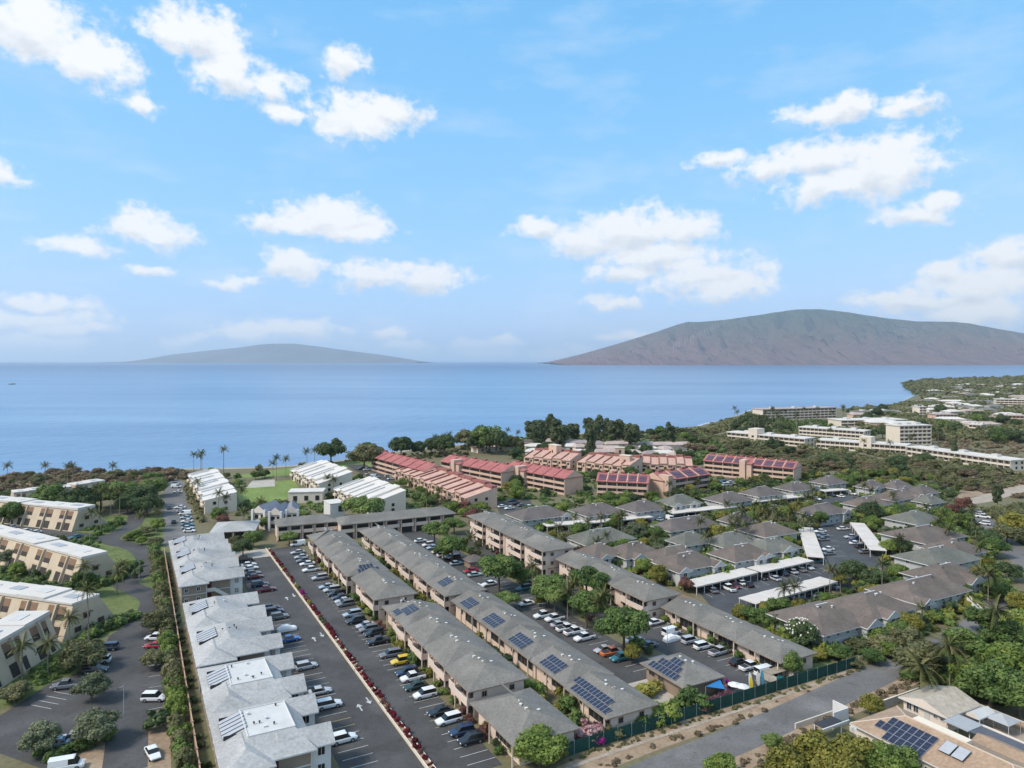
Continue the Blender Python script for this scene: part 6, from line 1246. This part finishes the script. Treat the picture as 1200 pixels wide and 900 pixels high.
def st(o,label): 
    if o: o['label']=label; o['category']='vegetation'
st(mass('undergrowth',EST,800,'green',(.8,2.0),31,.7),'low green undergrowth filling the gaps between estate houses')
st(mass('undergrowth',EST,420,'yellow',(.7,1.6),32,.6),'yellow-green low planting between estate houses')
st(mass('undergrowth',EST,420,'deep',(.9,2.0),33,.7),'dark low planting between estate houses')
st(mass('scrub_thicket',SCR,480,'scrub',(1.6,3.6),34,1.2,.6),'green scrub thicket below the hotels')
st(mass('resort_greenery',[(790,512),(862,490),(890,483),(905,500),(950,514),(1080,526),(1200,545),(1200,560),(1060,548),(950,535),(850,524)],700,'scrub',(1.6,4),48,1.0,.8),'green planting round the resort blocks')
st(mass('dry_scrub',[(840,560),(935,545),(1200,585),(1200,560),(1000,535),(860,520)],1000,'dry',(1.2,3.0),35,1.0,.5),'dry brown scrub on the open field')
st(mass('seaside_scrub',[(-60,566),(200,552),(225,556),(205,570),(0,578)],420,'dry',(1.5,3.4),36,1.0,.7),'dry seaside scrub along the shore')
st(mass('shore_bushes',[(230,556),(330,549),(470,533),(560,522),(700,510),(820,502),(830,508),(700,518),(560,532),(470,542),(330,553)],260,'scrub',(1.2,3),37,.8,.8),'green bushes along the shore edge')
st(mass('headland_wood',[(1064,456),(1058,449.5),(1090,445.5),(1210,442),(1210,470),(1150,478),(1085,470)],1300,'scrub',(5,10),38,3,.75,40,.6),'dark far-off wood on the headland')
st(mass('town_greenery',[(1000,481),(1052,476),(1085,470),(1210,470),(1210,520),(1100,515),(1010,505)],1500,'scrub',(3,6.5),39,2,.8,50,.5),'mixed greenery between the town houses')
st(mass('far_bushes',[(600,512),(740,508),(830,505),(850,530),(820,545),(700,540),(600,540)],420,'green',(1.4,3.2),40,1,.8),'green bushes between the cottages and terraces')
st(mass('roadside_thicket',[(1040,790),(1060,752),(1110,762),(1180,705),(1210,700),(1210,830),(1130,815),(1100,800)],420,'green',(1.0,2.4),41,.5,.8),'dense green thicket beside the dirt road')
st(mass('roadside_thicket',[(1150,600),(1210,590),(1210,650),(1185,640),(1160,615)],160,'scrub',(1.2,2.6),42,.5,.8),'scrubby greenery beyond the side road')
st(mass('condominium_planting',[(560,600),(590,556),(840,556),(900,562),(800,580),(690,592)],330,'green',(.9,2.2),43,.6,.8),'low green planting below the red-roofed condominiums')
st(mass('condominium_planting',[(0,590),(110,600),(118,625),(110,690),(105,740),(90,790),(0,830)],300,'green',(.7,1.8),44,.6,.8),'low green planting round the beige condominiums')
st(mass('condominium_planting',[(225,600),(240,560),(345,575),(430,560),(560,600),(520,606),(380,600),(300,612)],300,'green',(.8,1.9),45,.6,.8),'low green planting round the white condominiums')
st(mass('fence_planting',[tuple(x) for x in ((640,890),(680,868),(900,800),(960,780),(955,772),(800,815),(700,850))],60,'bright',(.6,1.2),46,.4,.8),'bright low planting inside the green fence')
st(mass('verge_weeds',[(690,898),(1000,792),(1060,765),(1062,770),(1000,800),(720,898)],90,'dry',(.3,.8),47,0,.6),'dry weeds on the verge outside the green fence')
for k,u,v,pw in (('round',985,764,15),('scrub',1006,756,17),('bright',1030,746,18),('round',1052,737,17),('deep',1072,726,14),('bright',1092,722,12),('yellow',962,767,11),('scrub',1000,776,12),('round',1021,768,15),('bright',1042,760,16),('rust',1050,718,6),('deep',1012,742,9),('deep',1038,728,9)):
    tree(k,u,v,pw,'between the brown-roofed houses and the dirt road',.62)
for k,u,v,pw in (('deep',1073,626,15),('deep',1056,640,12),('round',1066,634,10),('yellow',1085,655,13),('deep',1000,668,17),('deep',1020,676,13),('yellow',985,679,10),('round',960,607,11),('yellow',935,598,13),('bright',920,601,10),('yellow',770,672,14),('bright',755,663,12),('round',730,655,12),('scrub',700,655,13),('rust',682,646,10),('olive',745,622,15),('round',770,626,13),('bright',800,621,11),('yellow',838,622,10),('round',690,602,9),('round',722,608,9),('bright',845,664,9),('deep',1020,600,15),('round',1050,599,11),('round',1128,690,12),('bright',1122,612,14),('round',1104,602,11),('scrub',1140,640,12),('bright',828,666,9),('round',905,660,9),('deep',1012,690,10)):
    o=tree(k,u,v,pw,'among the garden estate houses',.85); by_house(o,o.location,'large '+LOOK[k])
# planting against the house walls
hp={'green':[],'bright':[],'deep':[],'yellow':[]}; hr=random.Random(77)
for (t,x0,x1,y0,y1) in HOUSES:
    M=Matrix.Translation(t.location)@Euler((0,0,t.rotation_euler.z)).to_matrix().to_4x4()
    for x in np.arange(x0,x1,1.5):
        if hr.random()<.8: hp[hr.choice(list(hp))].append(M@Vector((float(x)+hr.uniform(-.5,.5),y0-hr.uniform(.2,2.2),0)))
    for y in np.arange(y0,y1,1.7):
        for xx in(x0-1.0,x1+1.0):
            if hr.random()<.8: hp[hr.choice(list(hp))].append(M@Vector((xx+hr.uniform(-.5,.5),float(y),0)))
for k in hp: st(mass('wall_planting',None,0,k,(1.1,2.1),50+len(k),pts=[p for p in hp[k] if not any(near_poly(p.x,p.y,q,.3) for q in KEEP[:25])],zs=1.15),{'green':'green','bright':'bright green','deep':'dark green','yellow':'yellow-green'}[k]+' shrubs crowding the estate house walls')

wr=random.Random(91)
st(mass('verge_weeds',None,0,'scrub',(.25,.7),62,pts=[G(wr.uniform(99.2,100.6),wr.uniform(64,138)) for _ in range(110)],zs=.6),'green weeds at the foot of the green mesh fence')
st(mass('verge_weeds',None,0,'dry',(.3,.9),63,pts=[G(86.2+(b-90)*.13-wr.uniform(0,2.6),b) for b in [wr.uniform(70,150) for _ in range(120)]],zs=.6),'dry weeds on the near side of the dirt road')
st(mass('dry_scrub',[(1095,500),(1205,505),(1205,548),(1100,527)],260,'dry',(1.5,3.4),64,1,.6),'dry scrub behind the long low white-roofed building')
st(mass('resort_greenery',[(880,492),(990,494),(1000,512),(940,510),(880,508)],240,'green',(1.4,3.2),65,1,.8),'green planting between the seafront hotel and the white blocks')

def along(A,B,n,jit,seed):
    q=random.Random(seed); a=P(*A); b=P(*B); return [a.lerp(b,(i+q.random())/n)+Vector((q.uniform(-jit,jit),q.uniform(-jit,jit),0)) for i in range(n)]
st(mass('flank_planting',None,0,'green',(.8,1.7),71,pts=along((104,684),(160,664),34,1.5,1)+along((92,754),(160,722),34,1.2,2)+along((100,634),(142,612),24,2,3)+along((112,690),(150,676),16,.6,4),zs=1.0),'green shrubs along the flank walls beside the curving drive')
st(mass('flank_planting',None,0,'deep',(.8,1.6),72,pts=along((108,680),(158,666),22,1.2,5)+along((95,750),(150,726),16,1.2,6)+along((5,690),(90,690),24,1.2,7)+along((5,640),(60,652),18,1.2,8),zs=1.1),'dark shrubs along the beige condominium walls')
st(mass('lane_planting',None,0,'scrub',(1.0,2.2),73,pts=along((220,572),(238,612),34,1.2,9)+along((228,560),(222,575),10,1.2,10),zs=1.2),'green shrubs between the parking lane and the stepped terrace')
